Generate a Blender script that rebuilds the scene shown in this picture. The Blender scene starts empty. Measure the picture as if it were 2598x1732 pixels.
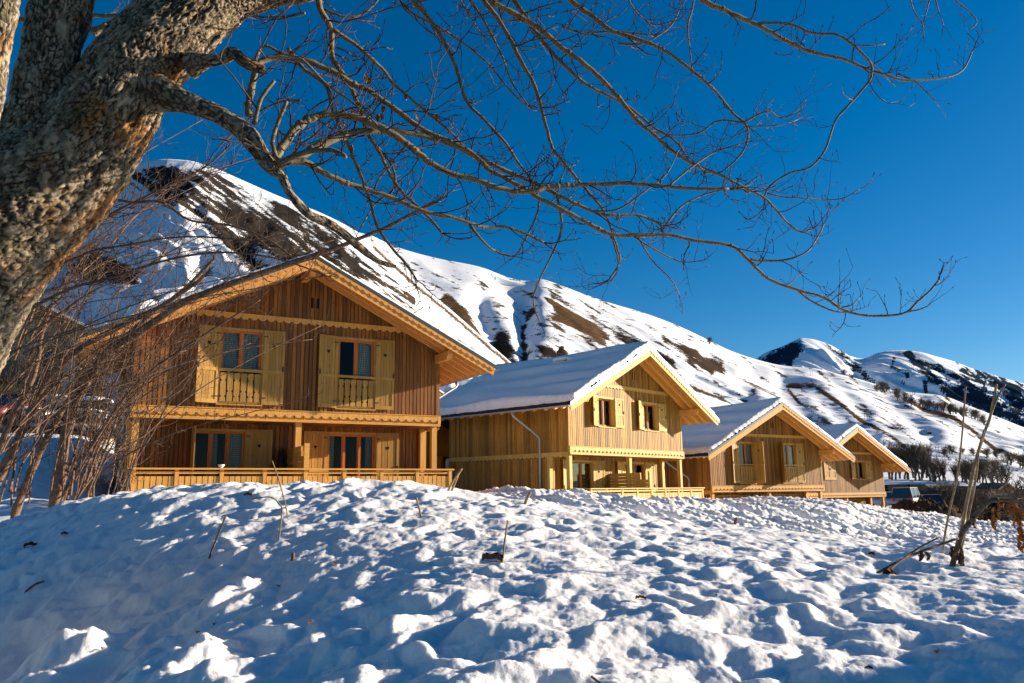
import bpy, math, random
import numpy as np
from mathutils import Vector, Matrix
random.seed(7); RNG = np.random.default_rng(7)
sc = bpy.context.scene
COL = sc.collection
R = math.radians

# ------------------------------------------------------------------ camera model (photo pixels, 2598 wide)
FPX, PITCH, ROLL = 2048.5, 0.18438, -0.01177
PX, PY = 1299.0, 866.0
CP, SP = math.cos(PITCH), math.sin(PITCH)
CR, SR = math.cos(ROLL), math.sin(ROLL)
K = 2598 / 2352.0

def ray(u, v):
    a, b = u - PX, v - PY
    uu = a * CR + b * SR; vv = -a * SR + b * CR
    x, y, z = uu / FPX, 1.0, -vv / FPX
    return x, y * CP - z * SP, y * SP + z * CP

def at(u, v, depth):                      # point whose horizontal forward distance is depth
    x, y, z = ray(u, v); k = depth / y
    return Vector((x * k, depth, z * k))

def atD(u, v, depth): return at(u * K, v * K, depth)

def tau(u, v):
    x, y, z = ray(u, v); return x / y, z / y

def proj(x, y, z):
    yy = y * CP + z * SP; zz = -y * SP + z * CP
    u = FPX * x / yy; v = -FPX * zz / yy
    return PX + u * CR - v * SR, PY + u * SR + v * CR

# ------------------------------------------------------------------ numpy noise
def _h(ix, iy, seed):
    h = (ix.astype(np.int64) * 374761393 + iy.astype(np.int64) * 668265263 + seed * 974634777) & 0xffffffff
    h = ((h ^ (h >> 13)) * 1274126177) & 0xffffffff
    h = ((h ^ (h >> 16)) * 2246822519) & 0xffffffff
    return (h ^ (h >> 15)) & 0xffffff

def perlin(x, y, seed=0):
    x = np.asarray(x, float); y = np.asarray(y, float)
    xi = np.floor(x); yi = np.floor(y); xf = x - xi; yf = y - yi
    u = xf * xf * xf * (xf * (xf * 6 - 15) + 10); w = yf * yf * yf * (yf * (yf * 6 - 15) + 10)
    def g(dx, dy):
        a = _h(xi + dx, yi + dy, seed) * (2 * math.pi / 0xffffff)
        return np.cos(a) * (xf - dx) + np.sin(a) * (yf - dy)
    n0 = g(0, 0) * (1 - u) + g(1, 0) * u; n1 = g(0, 1) * (1 - u) + g(1, 1) * u
    return (n0 * (1 - w) + n1 * w) * 1.5

def fbm(x, y, o=4, seed=0, gain=.5, lac=2.03):
    s = 0; a = 1.0; f = 1.0
    for i in range(o):
        s = s + a * perlin(x * f + 13.7 * i, y * f - 7.1 * i, seed + i); a *= gain; f *= lac
    return s

def ridged(x, y, o=4, seed=0):
    s = 0; a = 1.0; f = 1.0
    for i in range(o):
        s = s + a * (1 - np.abs(perlin(x * f + 5.2 * i, y * f + 1.3 * i, seed + i)) * 2); a *= .5; f *= 2.05
    return s / 2

def worley(x, y, seed=0, jit=.9):
    xi = np.floor(x); yi = np.floor(y)
    f1 = np.full(np.shape(x), 9.0); f2 = f1.copy()
    for dx in (-1, 0, 1):
        for dy in (-1, 0, 1):
            cx, cy = xi + dx, yi + dy
            px = cx + .5 + jit * (_h(cx, cy, seed) / 0xffffff - .5); py = cy + .5 + jit * (_h(cx, cy, seed + 91) / 0xffffff - .5)
            d = np.hypot(px - x, py - y)
            f2 = np.minimum(f2, np.maximum(f1, d)); f1 = np.minimum(f1, d)
    return f1, f2

def pchip(xp, fp, x):
    xp = np.asarray(xp, float); fp = np.asarray(fp, float)
    h = np.diff(xp); d = np.diff(fp, axis=0) / (h if fp.ndim == 1 else h[:, None])
    m = np.zeros_like(fp)
    hh = h if fp.ndim == 1 else h[:, None]
    w1 = 2 * hh[1:] + hh[:-1]; w2 = hh[1:] + 2 * hh[:-1]
    prod = d[:-1] * d[1:]
    with np.errstate(all='ignore'):
        hm = (w1 + w2) / (w1 / d[:-1] + w2 / d[1:])
    m[1:-1] = np.where(prod > 0, hm, 0); m[0] = d[0]; m[-1] = d[-1]
    x = np.clip(x, xp[0], xp[-1])
    i = np.clip(np.searchsorted(xp, x) - 1, 0, len(xp) - 2)
    s = (x - xp[i]) / h[i]
    if fp.ndim > 1: s = s[:, None]; H = h[i][:, None]
    else: H = h[i]
    return (fp[i] * (1 + 2 * s) * (1 - s) ** 2 + H * m[i] * s * (1 - s) ** 2 + fp[i + 1] * s * s * (3 - 2 * s) + H * m[i + 1] * s * s * (s - 1))

def sm(a, b, x):
    t = np.clip((x - a) / (b - a), 0, 1); return t * t * (3 - 2 * t)

# ------------------------------------------------------------------ object helpers
def tag(o, label=None, cat=None, group=None, kind=None):
    if label: o['label'] = label
    if cat: o['category'] = cat
    if group: o['group'] = group
    if kind: o['kind'] = kind
    return o

def empty(name, loc, rz=0, label=None, cat=None, group=None):
    o = bpy.data.objects.new(name, None); COL.objects.link(o)
    o.location = loc; o.rotation_euler = (0, 0, rz); o.empty_display_size = .2
    return tag(o, label, cat, group)

def copy_tree(o, parent=None):
    c = o.copy(); COL.objects.link(c)
    if parent: c.parent = parent
    for ch in list(o.children): copy_tree(ch, c)
    return c

class MB:
    def __init__(s, T=None): s.v = []; s.f = []; s.m = []; s.T = T
    def add(s, vs, fs, mi=0):
        b = len(s.v)
        s.v += [tuple(s.T(*p)) if s.T else tuple(p) for p in vs]
        s.f += [tuple(i + b for i in f) for f in fs]; s.m += [mi] * len(fs)
    def hexa(s, p, mi=0):                 # 8 points: bottom loop then top loop
        s.add(p, [(3, 2, 1, 0), (4, 5, 6, 7), (0, 1, 5, 4), (1, 2, 6, 5), (2, 3, 7, 6), (3, 0, 4, 7)], mi)
    def box(s, x0, x1, y0, y1, z0, z1, mi=0):
        s.hexa([(x0, y0, z0), (x1, y0, z0), (x1, y1, z0), (x0, y1, z0), (x0, y0, z1), (x1, y0, z1), (x1, y1, z1), (x0, y1, z1)], mi)
    def prism(s, pts, y0, y1, mi=0):      # polygon in (x,z) extruded along y
        n = len(pts)
        s.add([(x, y0, z) for x, z in pts] + [(x, y1, z) for x, z in pts],
              [tuple(range(n)), tuple(range(2 * n - 1, n - 1, -1))] + [(i, i + n, (i + 1) % n + n, (i + 1) % n) for i in range(n)], mi)
    def tube(s, path, rad, n=6, mi=0, cap=True):
        path = [Vector(p) for p in path]; L = len(path)
        if not hasattr(rad, '__len__'): rad = [rad] * L
        t0 = (path[1] - path[0]).normalized()
        nrm = t0.orthogonal().normalized(); vs = []
        for i in range(L):
            t = (path[min(i + 1, L - 1)] - path[max(i - 1, 0)])
            t = t.normalized() if t.length > 1e-9 else t0
            nrm = (nrm - t * nrm.dot(t)); nrm = nrm.normalized() if nrm.length > 1e-6 else t.orthogonal().normalized()
            bi = t.cross(nrm)
            for k in range(n):
                a = 2 * math.pi * k / n
                vs.append(path[i] + (nrm * math.cos(a) + bi * math.sin(a)) * rad[i])
        fs = [(i * n + k, i * n + (k + 1) % n, (i + 1) * n + (k + 1) % n, (i + 1) * n + k) for i in range(L - 1) for k in range(n)]
        if cap: fs += [tuple(range(n - 1, -1, -1)), tuple((L - 1) * n + k for k in range(n))]
        s.add(vs, fs, mi)
    def ball(s, c, rx, ry, rz, nu=10, nv=7, mi=0):
        vs = []; fs = []
        for j in range(nv + 1):
            th = math.pi * j / nv
            for i in range(nu):
                a = 2 * math.pi * i / nu
                vs.append((c[0] + rx * math.sin(th) * math.cos(a), c[1] + ry * math.sin(th) * math.sin(a), c[2] + rz * math.cos(th)))
        for j in range(nv):
            for i in range(nu):
                fs.append((j * nu + i, (j + 1) * nu + i, (j + 1) * nu + (i + 1) % nu, j * nu + (i + 1) % nu))
        s.add(vs, fs, mi)
    def build(s, name, mats, parent=None, smooth=False):
        me = bpy.data.meshes.new(name); me.from_pydata(s.v, [], s.f)
        if not isinstance(mats, (list, tuple)): mats = [mats]
        for m in mats: me.materials.append(m)
        if len(mats) > 1: me.polygons.foreach_set('material_index', s.m)
        if smooth: me.polygons.foreach_set('use_smooth', [True] * len(s.f))
        me.update()
        o = bpy.data.objects.new(name, me); COL.objects.link(o)
        if parent: o.parent = parent
        return o

def grid_obj(name, X, Y, Z, mat, parent=None, attrs=None, smooth=True, close_u=False):
    r, c = X.shape
    co = np.stack([X, Y, Z], -1).reshape(-1, 3).astype(np.float32)
    idx = np.arange(r * c).reshape(r, c)
    if close_u: idx = np.concatenate([idx, idx[:, :1]], 1)
    a = idx[:-1, :-1].ravel(); b = idx[:-1, 1:].ravel(); d = idx[1:, 1:].ravel(); e = idx[1:, :-1].ravel()
    q = np.stack([a, b, d, e], 1).astype(np.int32); nf = len(q)
    me = bpy.data.meshes.new(name)
    me.vertices.add(len(co)); me.vertices.foreach_set('co', co.ravel())
    me.loops.add(nf * 4); me.loops.foreach_set('vertex_index', q.ravel())
    me.polygons.add(nf); me.polygons.foreach_set('loop_start', np.arange(0, nf * 4, 4, dtype=np.int32))
    try: me.polygons.foreach_set('loop_total', np.full(nf, 4, dtype=np.int32))
    except Exception: pass
    me.polygons.foreach_set('use_smooth', np.full(nf, smooth))
    for k, av in (attrs or {}).items():
        at_ = me.attributes.new(k, 'FLOAT', 'POINT'); at_.data.foreach_set('value', av.ravel().astype(np.float32))
    me.materials.append(mat); me.update(calc_edges=True)
    o = bpy.data.objects.new(name, me); COL.objects.link(o)
    if parent: o.parent = parent
    return o

# ------------------------------------------------------------------ materials
class NT:
    def __init__(s, name):
        s.mat = bpy.data.materials.new(name); s.mat.use_nodes = True
        s.n = s.mat.node_tree.nodes; s.l = s.mat.node_tree.links
        s.b = s.n['Principled BSDF']; s.out = s.n['Material Output']
    def new(s, t, **kw):
        n = s.n.new(t)
        for k, v in kw.items(): setattr(n, k, v)
        return n
    def lk(s, a, b): s.l.new(a, b)
    def coord(s, scale=(1, 1, 1), which='Object', rot=(0, 0, 0)):
        tc = s.new('ShaderNodeTexCoord'); mp = s.new('ShaderNodeMapping')
        mp.inputs['Scale'].default_value = scale; mp.inputs['Rotation'].default_value = rot
        s.lk(tc.outputs[which], mp.inputs['Vector']); return mp.outputs[0]
    def noise(s, vec, scale=5, detail=4, rough=.55, dist=0):
        n = s.new('ShaderNodeTexNoise'); n.inputs['Scale'].default_value = scale
        n.inputs['Detail'].default_value = detail; n.inputs['Roughness'].default_value = rough; n.inputs['Distortion'].default_value = dist
        if vec is not None: s.lk(vec, n.inputs['Vector'])
        return n.outputs['Fac']
    def voro(s, vec, scale=5, feature='F1', out='Distance'):
        n = s.new('ShaderNodeTexVoronoi', feature=feature); n.inputs['Scale'].default_value = scale
        if vec is not None: s.lk(vec, n.inputs['Vector'])
        return n.outputs[out]
    def ramp(s, fac, stops, interp='LINEAR'):
        r = s.new('ShaderNodeValToRGB'); r.color_ramp.interpolation = interp
        e = r.color_ramp.elements
        while len(e) < len(stops): e.new(.5)
        for el, (p, c) in zip(e, stops):
            el.position = p; el.color = (c, c, c, 1) if not hasattr(c, '__len__') else (*c, 1)
        s.lk(fac, r.inputs[0]); return r.outputs[0]
    def mix(s, fac, a, b, mode='MIX'):
        m = s.new('ShaderNodeMix', data_type='RGBA', blend_type=mode)
        for sock, val in ((m.inputs[0], fac), (m.inputs[6], a), (m.inputs[7], b)):
            if hasattr(val, 'links') or isinstance(val, bpy.types.NodeSocket): s.lk(val, sock)
            elif hasattr(val, '__len__'): sock.default_value = (*val, 1)
            else: sock.default_value = val
        return m.outputs[2]
    def math(s, op, a, b=0.0):
        m = s.new('ShaderNodeMath', operation=op)
        for i, val in enumerate((a, b)):
            if isinstance(val, bpy.types.NodeSocket): s.lk(val, m.inputs[i])
            else: m.inputs[i].default_value = val
        return m.outputs[0]
    def bump(s, h, strength=.3, dist=.02):
        b = s.new('ShaderNodeBump'); b.inputs['Strength'].default_value = strength; b.inputs['Distance'].default_value = dist
        s.lk(h, b.inputs['Height']); s.lk(b.outputs[0], s.b.inputs['Normal']); return b
    def attr(s, name):
        a = s.new('ShaderNodeAttribute'); a.attribute_name = name; return a.outputs['Fac']
    def base(s, c):
        if isinstance(c, bpy.types.NodeSocket): s.lk(c, s.b.inputs['Base Color'])
        else: s.b.inputs['Base Color'].default_value = (*c, 1)
    def set(s, rough=None, spec=None, metal=None):
        if rough is not None: s.b.inputs['Roughness'].default_value = rough
        if spec is not None: s.b.inputs['Specular IOR Level'].default_value = spec
        if metal is not None: s.b.inputs['Metallic'].default_value = metal

def plain(name, c, rough=.6, spec=.3, metal=0, var=.12, scale=8):
    t = NT(name); co = t.coord()
    n = t.noise(co, scale, 4)
    t.base(t.mix(n, [x * (1 - var) for x in c], [min(1, x * (1 + var)) for x in c])); t.set(rough, spec, metal); return t.mat

def wood(name, c1, c2, axis='z', var=.35, rough=.6):
    """planed softwood: grain stretched along one axis, tone differs per board, knots"""
    t = NT(name)
    st = {'z': (14, 14, .8), 'x': (.8, 14, 14), 'y': (14, .8, 14), 'n': (5, 5, 5)}[axis]
    geo = t.new('ShaderNodeNewGeometry'); rnd = geo.outputs['Random Per Island']
    co = t.coord(st)
    off = t.new('ShaderNodeVectorMath', operation='SCALE'); comb = t.new('ShaderNodeCombineXYZ')
    t.lk(rnd, comb.inputs[0]); t.lk(rnd, comb.inputs[2]); t.lk(comb.outputs[0], off.inputs[0]); off.inputs['Scale'].default_value = 37
    ad = t.new('ShaderNodeVectorMath', operation='ADD'); t.lk(co, ad.inputs[0]); t.lk(off.outputs[0], ad.inputs[1])
    g = t.noise(ad.outputs[0], 1.6, 6, .6, .6)
    col = t.mix(t.ramp(g, [(.3, 0), (.72, 1)]), c1, c2)
    br = t.ramp(rnd, [(0, 1 - var), (.5, 1.0), (1, 1 + var * .55)])
    col = t.mix(1.0, col, br, 'MULTIPLY')
    kv = t.new('ShaderNodeVectorMath', operation='MULTIPLY'); t.lk(t.coord((1, 1, 1)), kv.inputs[0])
    kv.inputs[1].default_value = {'z': (6, 6, 2.2), 'x': (2.2, 6, 6), 'y': (6, 2.2, 6), 'n': (4, 4, 4)}[axis]
    kn = t.voro(kv.outputs[0], 1.0)
    col = t.mix(t.ramp(kn, [(.05, .75), (.12, 0)]), col, [x * .33 for x in c1])
    st2 = t.noise(t.coord((1.3, 1.3, .5)), 1.5, 3)
    col = t.mix(t.ramp(st2, [(.45, 0), (.8, .35)]), col, [x * .55 for x in c1])
    t.base(col); t.set(rough, .25); t.bump(g, .25, .01); return t.mat

def snow_mat(name, c=(.88, .85, .81), bs=1.0, sss=0.0, dirt=None):
    t = NT(name); co = t.coord(which='Object')
    n1 = t.noise(co, 22 * bs, 5, .65); n2 = t.noise(co, 130 * bs, 3, .6)
    h = t.math('ADD', t.math('MULTIPLY', n1, .7), t.math('MULTIPLY', n2, .25))
    col = t.mix(t.noise(co, 1.3, 3), [x * .95 for x in c], c)
    if dirt:
        col = t.mix(t.attr('dirt'), col, t.mix(t.noise(co, 3, 5), (.03, .024, .018), (.12, .095, .075)))
    t.base(col); t.set(.55, .35); t.bump(h, .35, .035)
    t.b.inputs['Subsurface Weight'].default_value = sss; t.b.inputs['Subsurface Radius'].default_value = (1, .95, .9); t.b.inputs['Subsurface Scale'].default_value = .035
    return t.mat

def mountain_mat(name, rock=((.016, .014, .014), (.052, .042, .034)), grass=(.13, .075, .035), snow=(.84, .855, .88), fs=.05, tint=None):
    t = NT(name); co = t.coord(which='Object')
    a = t.attr('rock')
    st = t.coord((1, 1, 2.2))
    n = t.noise(st, fs, 7, .68); n2 = t.noise(st, fs * 7, 5, .65)
    v = t.math('ADD', a, t.math('ADD', t.math('MULTIPLY', t.math('SUBTRACT', n, .5), 1.0), t.math('MULTIPLY', t.math('SUBTRACT', n2, .5), .9)))
    m = t.ramp(v, [(.46, 0), (.54, 1)])
    rc = t.mix(t.noise(co, fs * 3, 6, .7), rock[0], rock[1])
    rc = t.mix(t.math('MULTIPLY', t.attr('brown'), t.ramp(n, [(.4, .2), (.6, 1)])), rc, grass)
    sn = t.mix(n2, [x * .93 for x in snow], snow)
    t.base(t.mix(m, sn, rc)); t.set(.9, .0)
    t.bump(t.math('ADD', n2, t.math('MULTIPLY', n, .5)), .5, 1.2 / (fs * 40)); return t.mat

def glass_mat():
    t = NT('window_glass'); t.n.remove(t.b)
    tr = t.new('ShaderNodeBsdfTransparent'); tr.inputs[0].default_value = (.72, .78, .8, 1)
    gl = t.new('ShaderNodeBsdfGlossy'); gl.inputs['Roughness'].default_value = .02
    fr = t.new('ShaderNodeFresnel'); fr.inputs[0].default_value = 1.25
    mx = t.new('ShaderNodeMixShader'); t.lk(fr.outputs[0], mx.inputs[0]); t.lk(tr.outputs[0], mx.inputs[1]); t.lk(gl.outputs[0], mx.inputs[2])
    t.lk(mx.outputs[0], t.out.inputs[0]); return t.mat

def bark_mat():
    t = NT('bark'); co = t.coord(which='Object')
    a = t.attr('crack')
    n = t.noise(co, 9, 7, .65); n2 = t.noise(co, 2.6, 5, .6); n3 = t.noise(co, 55, 4, .7)
    col = t.mix(t.ramp(n, [(.3, 0), (.66, 1)]), (.09, .065, .04), (.38, .295, .195))
    col = t.mix(1.0, col, t.ramp(t.attr('tone'), [(.15, .35), (.85, 1.5)]), 'MULTIPLY')
    col = t.mix(t.ramp(n3, [(.48, 0), (.68, .6)]), col, (.44, .37, .26))
    col = t.mix(t.ramp(n2, [(.54, 0), (.64, .85)]), col, t.mix(n3, (.24, .09, .02), (.38, .19, .06)))     # rust-coloured lichen
    col = t.mix(t.ramp(t.noise(co, 4.2, 5), [(.58, 0), (.7, .6)]), col, (.1, .1, .045))                  # moss
    col = t.mix(t.ramp(a, [(.06, .95), (.4, 0)]), col, (.022, .016, .011))
    t.base(col); t.set(.9, .15)
    h = t.math('ADD', t.math('MULTIPLY', n, .5), t.math('MULTIPLY', n3, .5)); t.bump(h, .8, .012); return t.mat

def twig_mat(name, c1, c2, c3=None, s=14):
    t = NT(name); co = t.coord(which='Object')
    n = t.noise(co, s, 5, .65); n2 = t.noise(co, s * 6, 3)
    col = t.mix(t.ramp(n, [(.35, 0), (.65, 1)]), c1, c2)
    col = t.mix(t.ramp(n2, [(.5, 0), (.7, .55)]), col, c3 or [x * .4 for x in c1])
    t.base(col); t.set(.8, .2); t.bump(n2, .5, .004); return t.mat

def cloth_stripe():
    t = NT('curtain_cloth'); w = t.new('ShaderNodeTexWave', wave_type='BANDS', bands_direction='Z'); w.inputs['Scale'].default_value = 5.5
    w.inputs['Distortion'].default_value = .6
    t.lk(t.coord(), w.inputs['Vector'])
    t.base(t.mix(w.outputs['Fac'], (.34, .31, .25), (.78, .72, .6))); t.set(.9, .1); return t.mat

def stone_mat():
    t = NT('rubble_stone'); co = t.coord()
    v = t.voro(co, 3.2, 'F1', 'Color'); e = t.voro(co, 3.2, 'DISTANCE_TO_EDGE')
    bw = t.new('ShaderNodeRGBToBW'); t.lk(v, bw.inputs[0])
    col = t.mix(bw.outputs[0], (.22, .15, .08), (.52, .4, .24))
    col = t.mix(t.ramp(e, [(.02, 1), (.07, 0)]), col, (.2, .17, .13))
    t.base(col); t.set(.9, .1); t.bump(e, .4, .05); return t.mat

M = {}
M['snow'] = snow_mat('snow')
M['snow_ground'] = snow_mat('snow_ground_cover', sss=.5, dirt=True)
M['roof_snow'] = snow_mat('roof_snow_cover', bs=.5)
M['bark'] = bark_mat()
M['branch'] = twig_mat('lichen_branch', (.09, .062, .035), (.21, .16, .085), (.3, .27, .2), 26)
M['twig'] = twig_mat('twig_bark', (.05, .03, .02), (.11, .065, .042), None, 30)
M['shrub'] = twig_mat('shrub_bark', (.1, .055, .036), (.24, .15, .098), (.05, .028, .02), 12)
M['far_bark'] = twig_mat('far_tree_bark', (.07, .055, .045), (.14, .108, .082), None, 3)
M['stalk'] = twig_mat('dry_stalk', (.2, .13, .07), (.42, .3, .17), (.08, .05, .03), 30)
M['stalk_dark'] = twig_mat('dry_stalk_dark', (.07, .045, .03), (.2, .14, .08), (.04, .025, .02), 30)
M['leaf'] = twig_mat('dead_leaf', (.2, .075, .02), (.42, .17, .035), (.07, .025, .012), 20)
M['leaf_dark'] = twig_mat('dead_leaf_dark', (.035, .02, .014), (.1, .05, .03), None, 20)
M['glass'] = glass_mat()
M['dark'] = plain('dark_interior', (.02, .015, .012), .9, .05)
M['iron'] = plain('black_iron', (.015, .015, .016), .5, .4)
M['zinc'] = plain('zinc_metal', (.34, .36, .38), .4, .5, .35)
M['flashing'] = plain('dark_flashing', (.055, .062, .06), .45, .4, .3)
M['flashing_pale'] = plain('pale_flashing', (.62, .6, .58), .4, .5, .4)
M['tile'] = plain('roof_tile', (.035, .028, .025), .8, .2, 0, .4)
M['curtain'] = cloth_stripe()
M['sheer'] = plain('net_curtain', (.7, .7, .68), .9, .1)
M['white'] = plain('white_ceramic', (.82, .8, .78), .3, .5)
M['stone'] = stone_mat()
M['grass'] = plain('dry_grass', (.14, .09, .04), .9, .1)

def wood_set(k, wall1, wall2, pale1, pale2, beam1, beam2, frame1, frame2):
    r1, r2 = (pale1, pale2) if k == 'spruce' else ((.6, .285, .06), (.76, .4, .1)) if k == 'larch' else ((.5, .26, .055), (.64, .35, .085))
    return dict(post=wood(k + '_post', r1, r2, 'z', .2), wall=wood(k + '_cladding', wall1, wall2, 'z', .5), pale=wood(k + '_shutter', pale1, pale2, 'z', .22),
                rail=wood(k + '_rail', r1, r2, 'x', .2), beam=wood(k + '_beam', beam1, beam2, 'n', .16),
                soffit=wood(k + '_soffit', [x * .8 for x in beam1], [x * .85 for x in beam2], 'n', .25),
                frame=wood(k + '_sash', frame1, frame2, 'z', .15), deep=wood(k + '_reveal', [x * .5 for x in wall1], [x * .55 for x in wall2], 'z', .2))
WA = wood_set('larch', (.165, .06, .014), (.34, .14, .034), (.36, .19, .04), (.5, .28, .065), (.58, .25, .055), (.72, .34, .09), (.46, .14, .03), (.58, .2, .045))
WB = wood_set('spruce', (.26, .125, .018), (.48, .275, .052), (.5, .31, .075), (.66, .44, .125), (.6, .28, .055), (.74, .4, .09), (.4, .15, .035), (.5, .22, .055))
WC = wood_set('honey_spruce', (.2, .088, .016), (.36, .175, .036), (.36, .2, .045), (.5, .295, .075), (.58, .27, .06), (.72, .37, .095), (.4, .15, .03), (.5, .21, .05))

# ------------------------------------------------------------------ ground
GY = np.array([.4, 2.6, 4.5, 6.5, 9, 12, 17, 22, 27, 32, 38, 46, 60, 80, 130])
GT = np.array([-3, -1.2, -.63, -.54, -.45, -.3, -.15, 0, .15, .22, .3, .38, .45, .5, .56, .63, 1.2, 3])
GZ = np.array([
 [-1.3, -1.3, -1.3, -1.2, -1, -1, -1, 0, 1.5, 2.5, 2.8, 3, 3.5, 4, 5],
 [-1.0, -1.15, -1.15, -1.0, -.9, -1, -1, .0, 1.5, 2.4, 2.7, 3, 3.4, 4, 5],
 [-.92, -1.01, -1.0, -.66, -.28, -.75, -.9, .1, 1.7, 2.5, 2.7, 2.9, 3.3, 4, 5],
 [-.88, -.94, -.9, -.53, -.05, -.7, -.85, -.1, 1.3, 2.4, 2.6, 2.8, 3.2, 4, 5],
 [-.82, -.85, -.78, -.4, .09, -.5, -.7, -.6, -.4, 1.0, 2.3, 2.5, 3, 3.5, 5],
 [-.71, -.73, -.6, -.25, .145, -.2, -.5, -.5, -.45, -.4, .6, 1.2, 1.6, 2, 4],
 [-.63, -.63, -.46, -.17, .125, -.1, -.35, -.4, -.35, -.4, -.3, .5, .9, 1, 2],
 [-.57, -.57, -.39, -.2, -.06, -.3, -.5, -.32, -.02, -.4, -.9, -1.0, -.8, -.5, 0],
 [-.57, -.57, -.41, -.28, -.25, -.5, -.9, -.85, -.38, -.40, -1.0, -1.5, -1.6, -1.5, -1],
 [-.57, -.57, -.42, -.33, -.335, -.6, -1.1, -1.2, -.75, -.48, -.75, -2.0, -2.3, -2, -1],
 [-.57, -.57, -.44, -.37, -.42, -.75, -1.3, -1.5, -1.25, -.75, -.53, -2.4, -2.8, -2.2, -1],
 [-.57, -.58, -.46, -.41, -.505, -.85, -1.5, -1.8, -1.7, -1.3, -.66, -.95, -3.1, -2.2, -1],
 [-.55, -.58, -.48, -.45, -.59, -1.0, -1.7, -2.1, -2.05, -1.9, -1.5, -1.22, -2.9, -2.0, -2],
 [-.54, -.56, -.46, -.44, -.60, -1.05, -1.7, -2.2, -2.2, -2.1, -1.9, -1.65, -1.9, -1.7, -3],
 [-.52, -.54, -.46, -.46, -.64, -1.1, -1.75, -2.25, -2.35, -2.3, -2.2, -2.05, -3.2, -3.6, -4],
 [-.5, -.52, -.45, -.47, -.675, -1.1, -1.8, -2.3, -2.45, -2.4, -2.3, -2.2, -4.0, -5, -5],
 [-.1, -.15, -.2, -.4, -.7, -1.2, -2, -2.5, -2.8, -3, -3.5, -4, -6, -7, -8],
 [0, .1, 0, -.3, -.6, -1, -2, -2.5, -3, -3, -3.5, -4, -6, -8, -9]], float)
SHADE_PILES = [(6.2, 3.7, .95, 1.0, 1.5)]    # unseen snow heap added to shade the lower right snow: x, y, height, sx, sy
def _macro(t, y):
    tt = np.asarray(t).ravel(); yy = np.asarray(y).ravel()
    ys = np.exp(np.linspace(math.log(.4), math.log(130), 260)); ts = np.concatenate([np.linspace(-3, -.8, 30), np.linspace(-.79, .79, 240), np.linspace(.8, 3, 30)])
    if not hasattr(_macro, 'T'):
        a = pchip(GY, GZ.T, ys)                       # ys x GT
        _macro.T = pchip(GT, a.T, ts).T               # ys x ts
    fi = np.clip(np.interp(np.log(np.maximum(yy, .4)), np.log(ys), np.arange(len(ys))), 0, len(ys) - 1.001)
    fj = np.clip(np.interp(tt, ts, np.arange(len(ts))), 0, len(ts) - 1.001)
    i = fi.astype(int); j = fj.astype(int); a = fi - i; b = fj - j; T = _macro.T
    return ((T[i, j] * (1 - a) + T[i + 1, j] * a) * (1 - b) + (T[i, j + 1] * (1 - a) + T[i + 1, j + 1] * a) * b).reshape(np.shape(t))

CHUNKS = []      # (x, y, rx, ry, h, rot, power)
def chunk(u, v, y, rx, ry, h, rot=0, pw=4):
    p = at(u, v, y); CHUNKS.append((p.x, p.y, rx, ry, h, rot, pw))
chunk(185, 1500, 4.5, .2, .17, .2, .3, 3); chunk(110, 1540, 4.2, .2, .2, .11, 0, 3); chunk(560, 1445, 4.9, .07, .22, .1, -.6, 3)
chunk(480, 1610, 3.7, .18, .19, .17, .4, 3); chunk(420, 1690, 3.3, .2, .16, .1, -.4, 3); chunk(300, 1650, 3.5, .16, .2, .08, .2, 3); chunk(560, 1690, 3.3, .12, .12, .08, .2, 3)
chunk(980, 1600, 3.6, .16, .14, .04, .3, 3); chunk(1680, 1590, 3.6, .12, .1, .05, .3, 3)

def ground_z(x, y):
    x = np.asarray(x, float); y = np.asarray(y, float)
    t = x / np.maximum(y, .4)
    z = _macro(t, y)
    for (px, py, h, sx, sy) in SHADE_PILES: z = z + h * np.exp(-((x - px) / sx) ** 2 - ((y - py) / sy) ** 2)
    near = 1 - sm(9, 16, y)
    wx = x + .12 * perlin(x * 2.1, y * 2.1, 3); wy = y + .12 * perlin(x * 2.1 + 9, y * 2.1, 4)
    sab = lambda q, e: np.sqrt(q * q + e * e) - e
    l1 = sab(perlin(wx * 2.1, wy * 1.6, 11), .12); l2 = sab(perlin(wx * 5.2, wy * 4.2, 12), .12); l3 = perlin(wx * 1.0, wy * .9, 13)
    f1, f2 = worley(wx * 3.1, wy * 2.5, 5)
    cup = -np.clip(1 - (f1 / .66) ** 2, 0, 1) ** 1.5                      # melt cups and old footprints
    amp = .5 + .6 * sm(-.5, .45, perlin(x * .6 + 3, y * .55, 17))
    z = z + near * amp * (.06 * (l1 - .3) + .042 * (l2 - .25) + .03 * l3 + .036 * (cup + .2))
    z = z + near * (.009 * fbm(x * 9, y * 8, 4, 21) + .0018 * perlin(x * 46, y * 44, 24))
    for (cx, cy, rx, ry, h, rot, pw) in CHUNKS:
        a = (x - cx) * math.cos(rot) + (y - cy) * math.sin(rot); b = -(x - cx) * math.sin(rot) + (y - cy) * math.cos(rot)
        d = (np.abs(a) / rx) ** pw + (np.abs(b) / ry) ** pw
        w = 1 / (1 + d) ** 1.2
        z = z + w * h * (.85 + .3 * perlin(x * 6, y * 6, 31) + .1 * np.abs(perlin(x * 15, y * 15, 32)))
    far = sm(13, 22, y) * (1 - sm(60, 90, y))
    # ploughed, slumped bank in front of the chalets: furrows running down to the right
    a = x * .80 - y * .6; b = x * .6 + y * .80
    sidefade = sm(-.12, .02, t) * .85 + .15
    fr = ridged(a * .14 + .35 * perlin(x * .25, y * .25, 43), b * .75, 3, 41) - .4
    ck = np.abs(perlin(x * 1.9, y * 1.9, 45)) + .6 * np.abs(perlin(x * 4.1, y * 4.1, 46))
    z = z + far * sidefade * (.55 * fr + .10 * (ck - .4) + .03 * perlin(x * 7, y * 7, 47))
    return z

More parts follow.
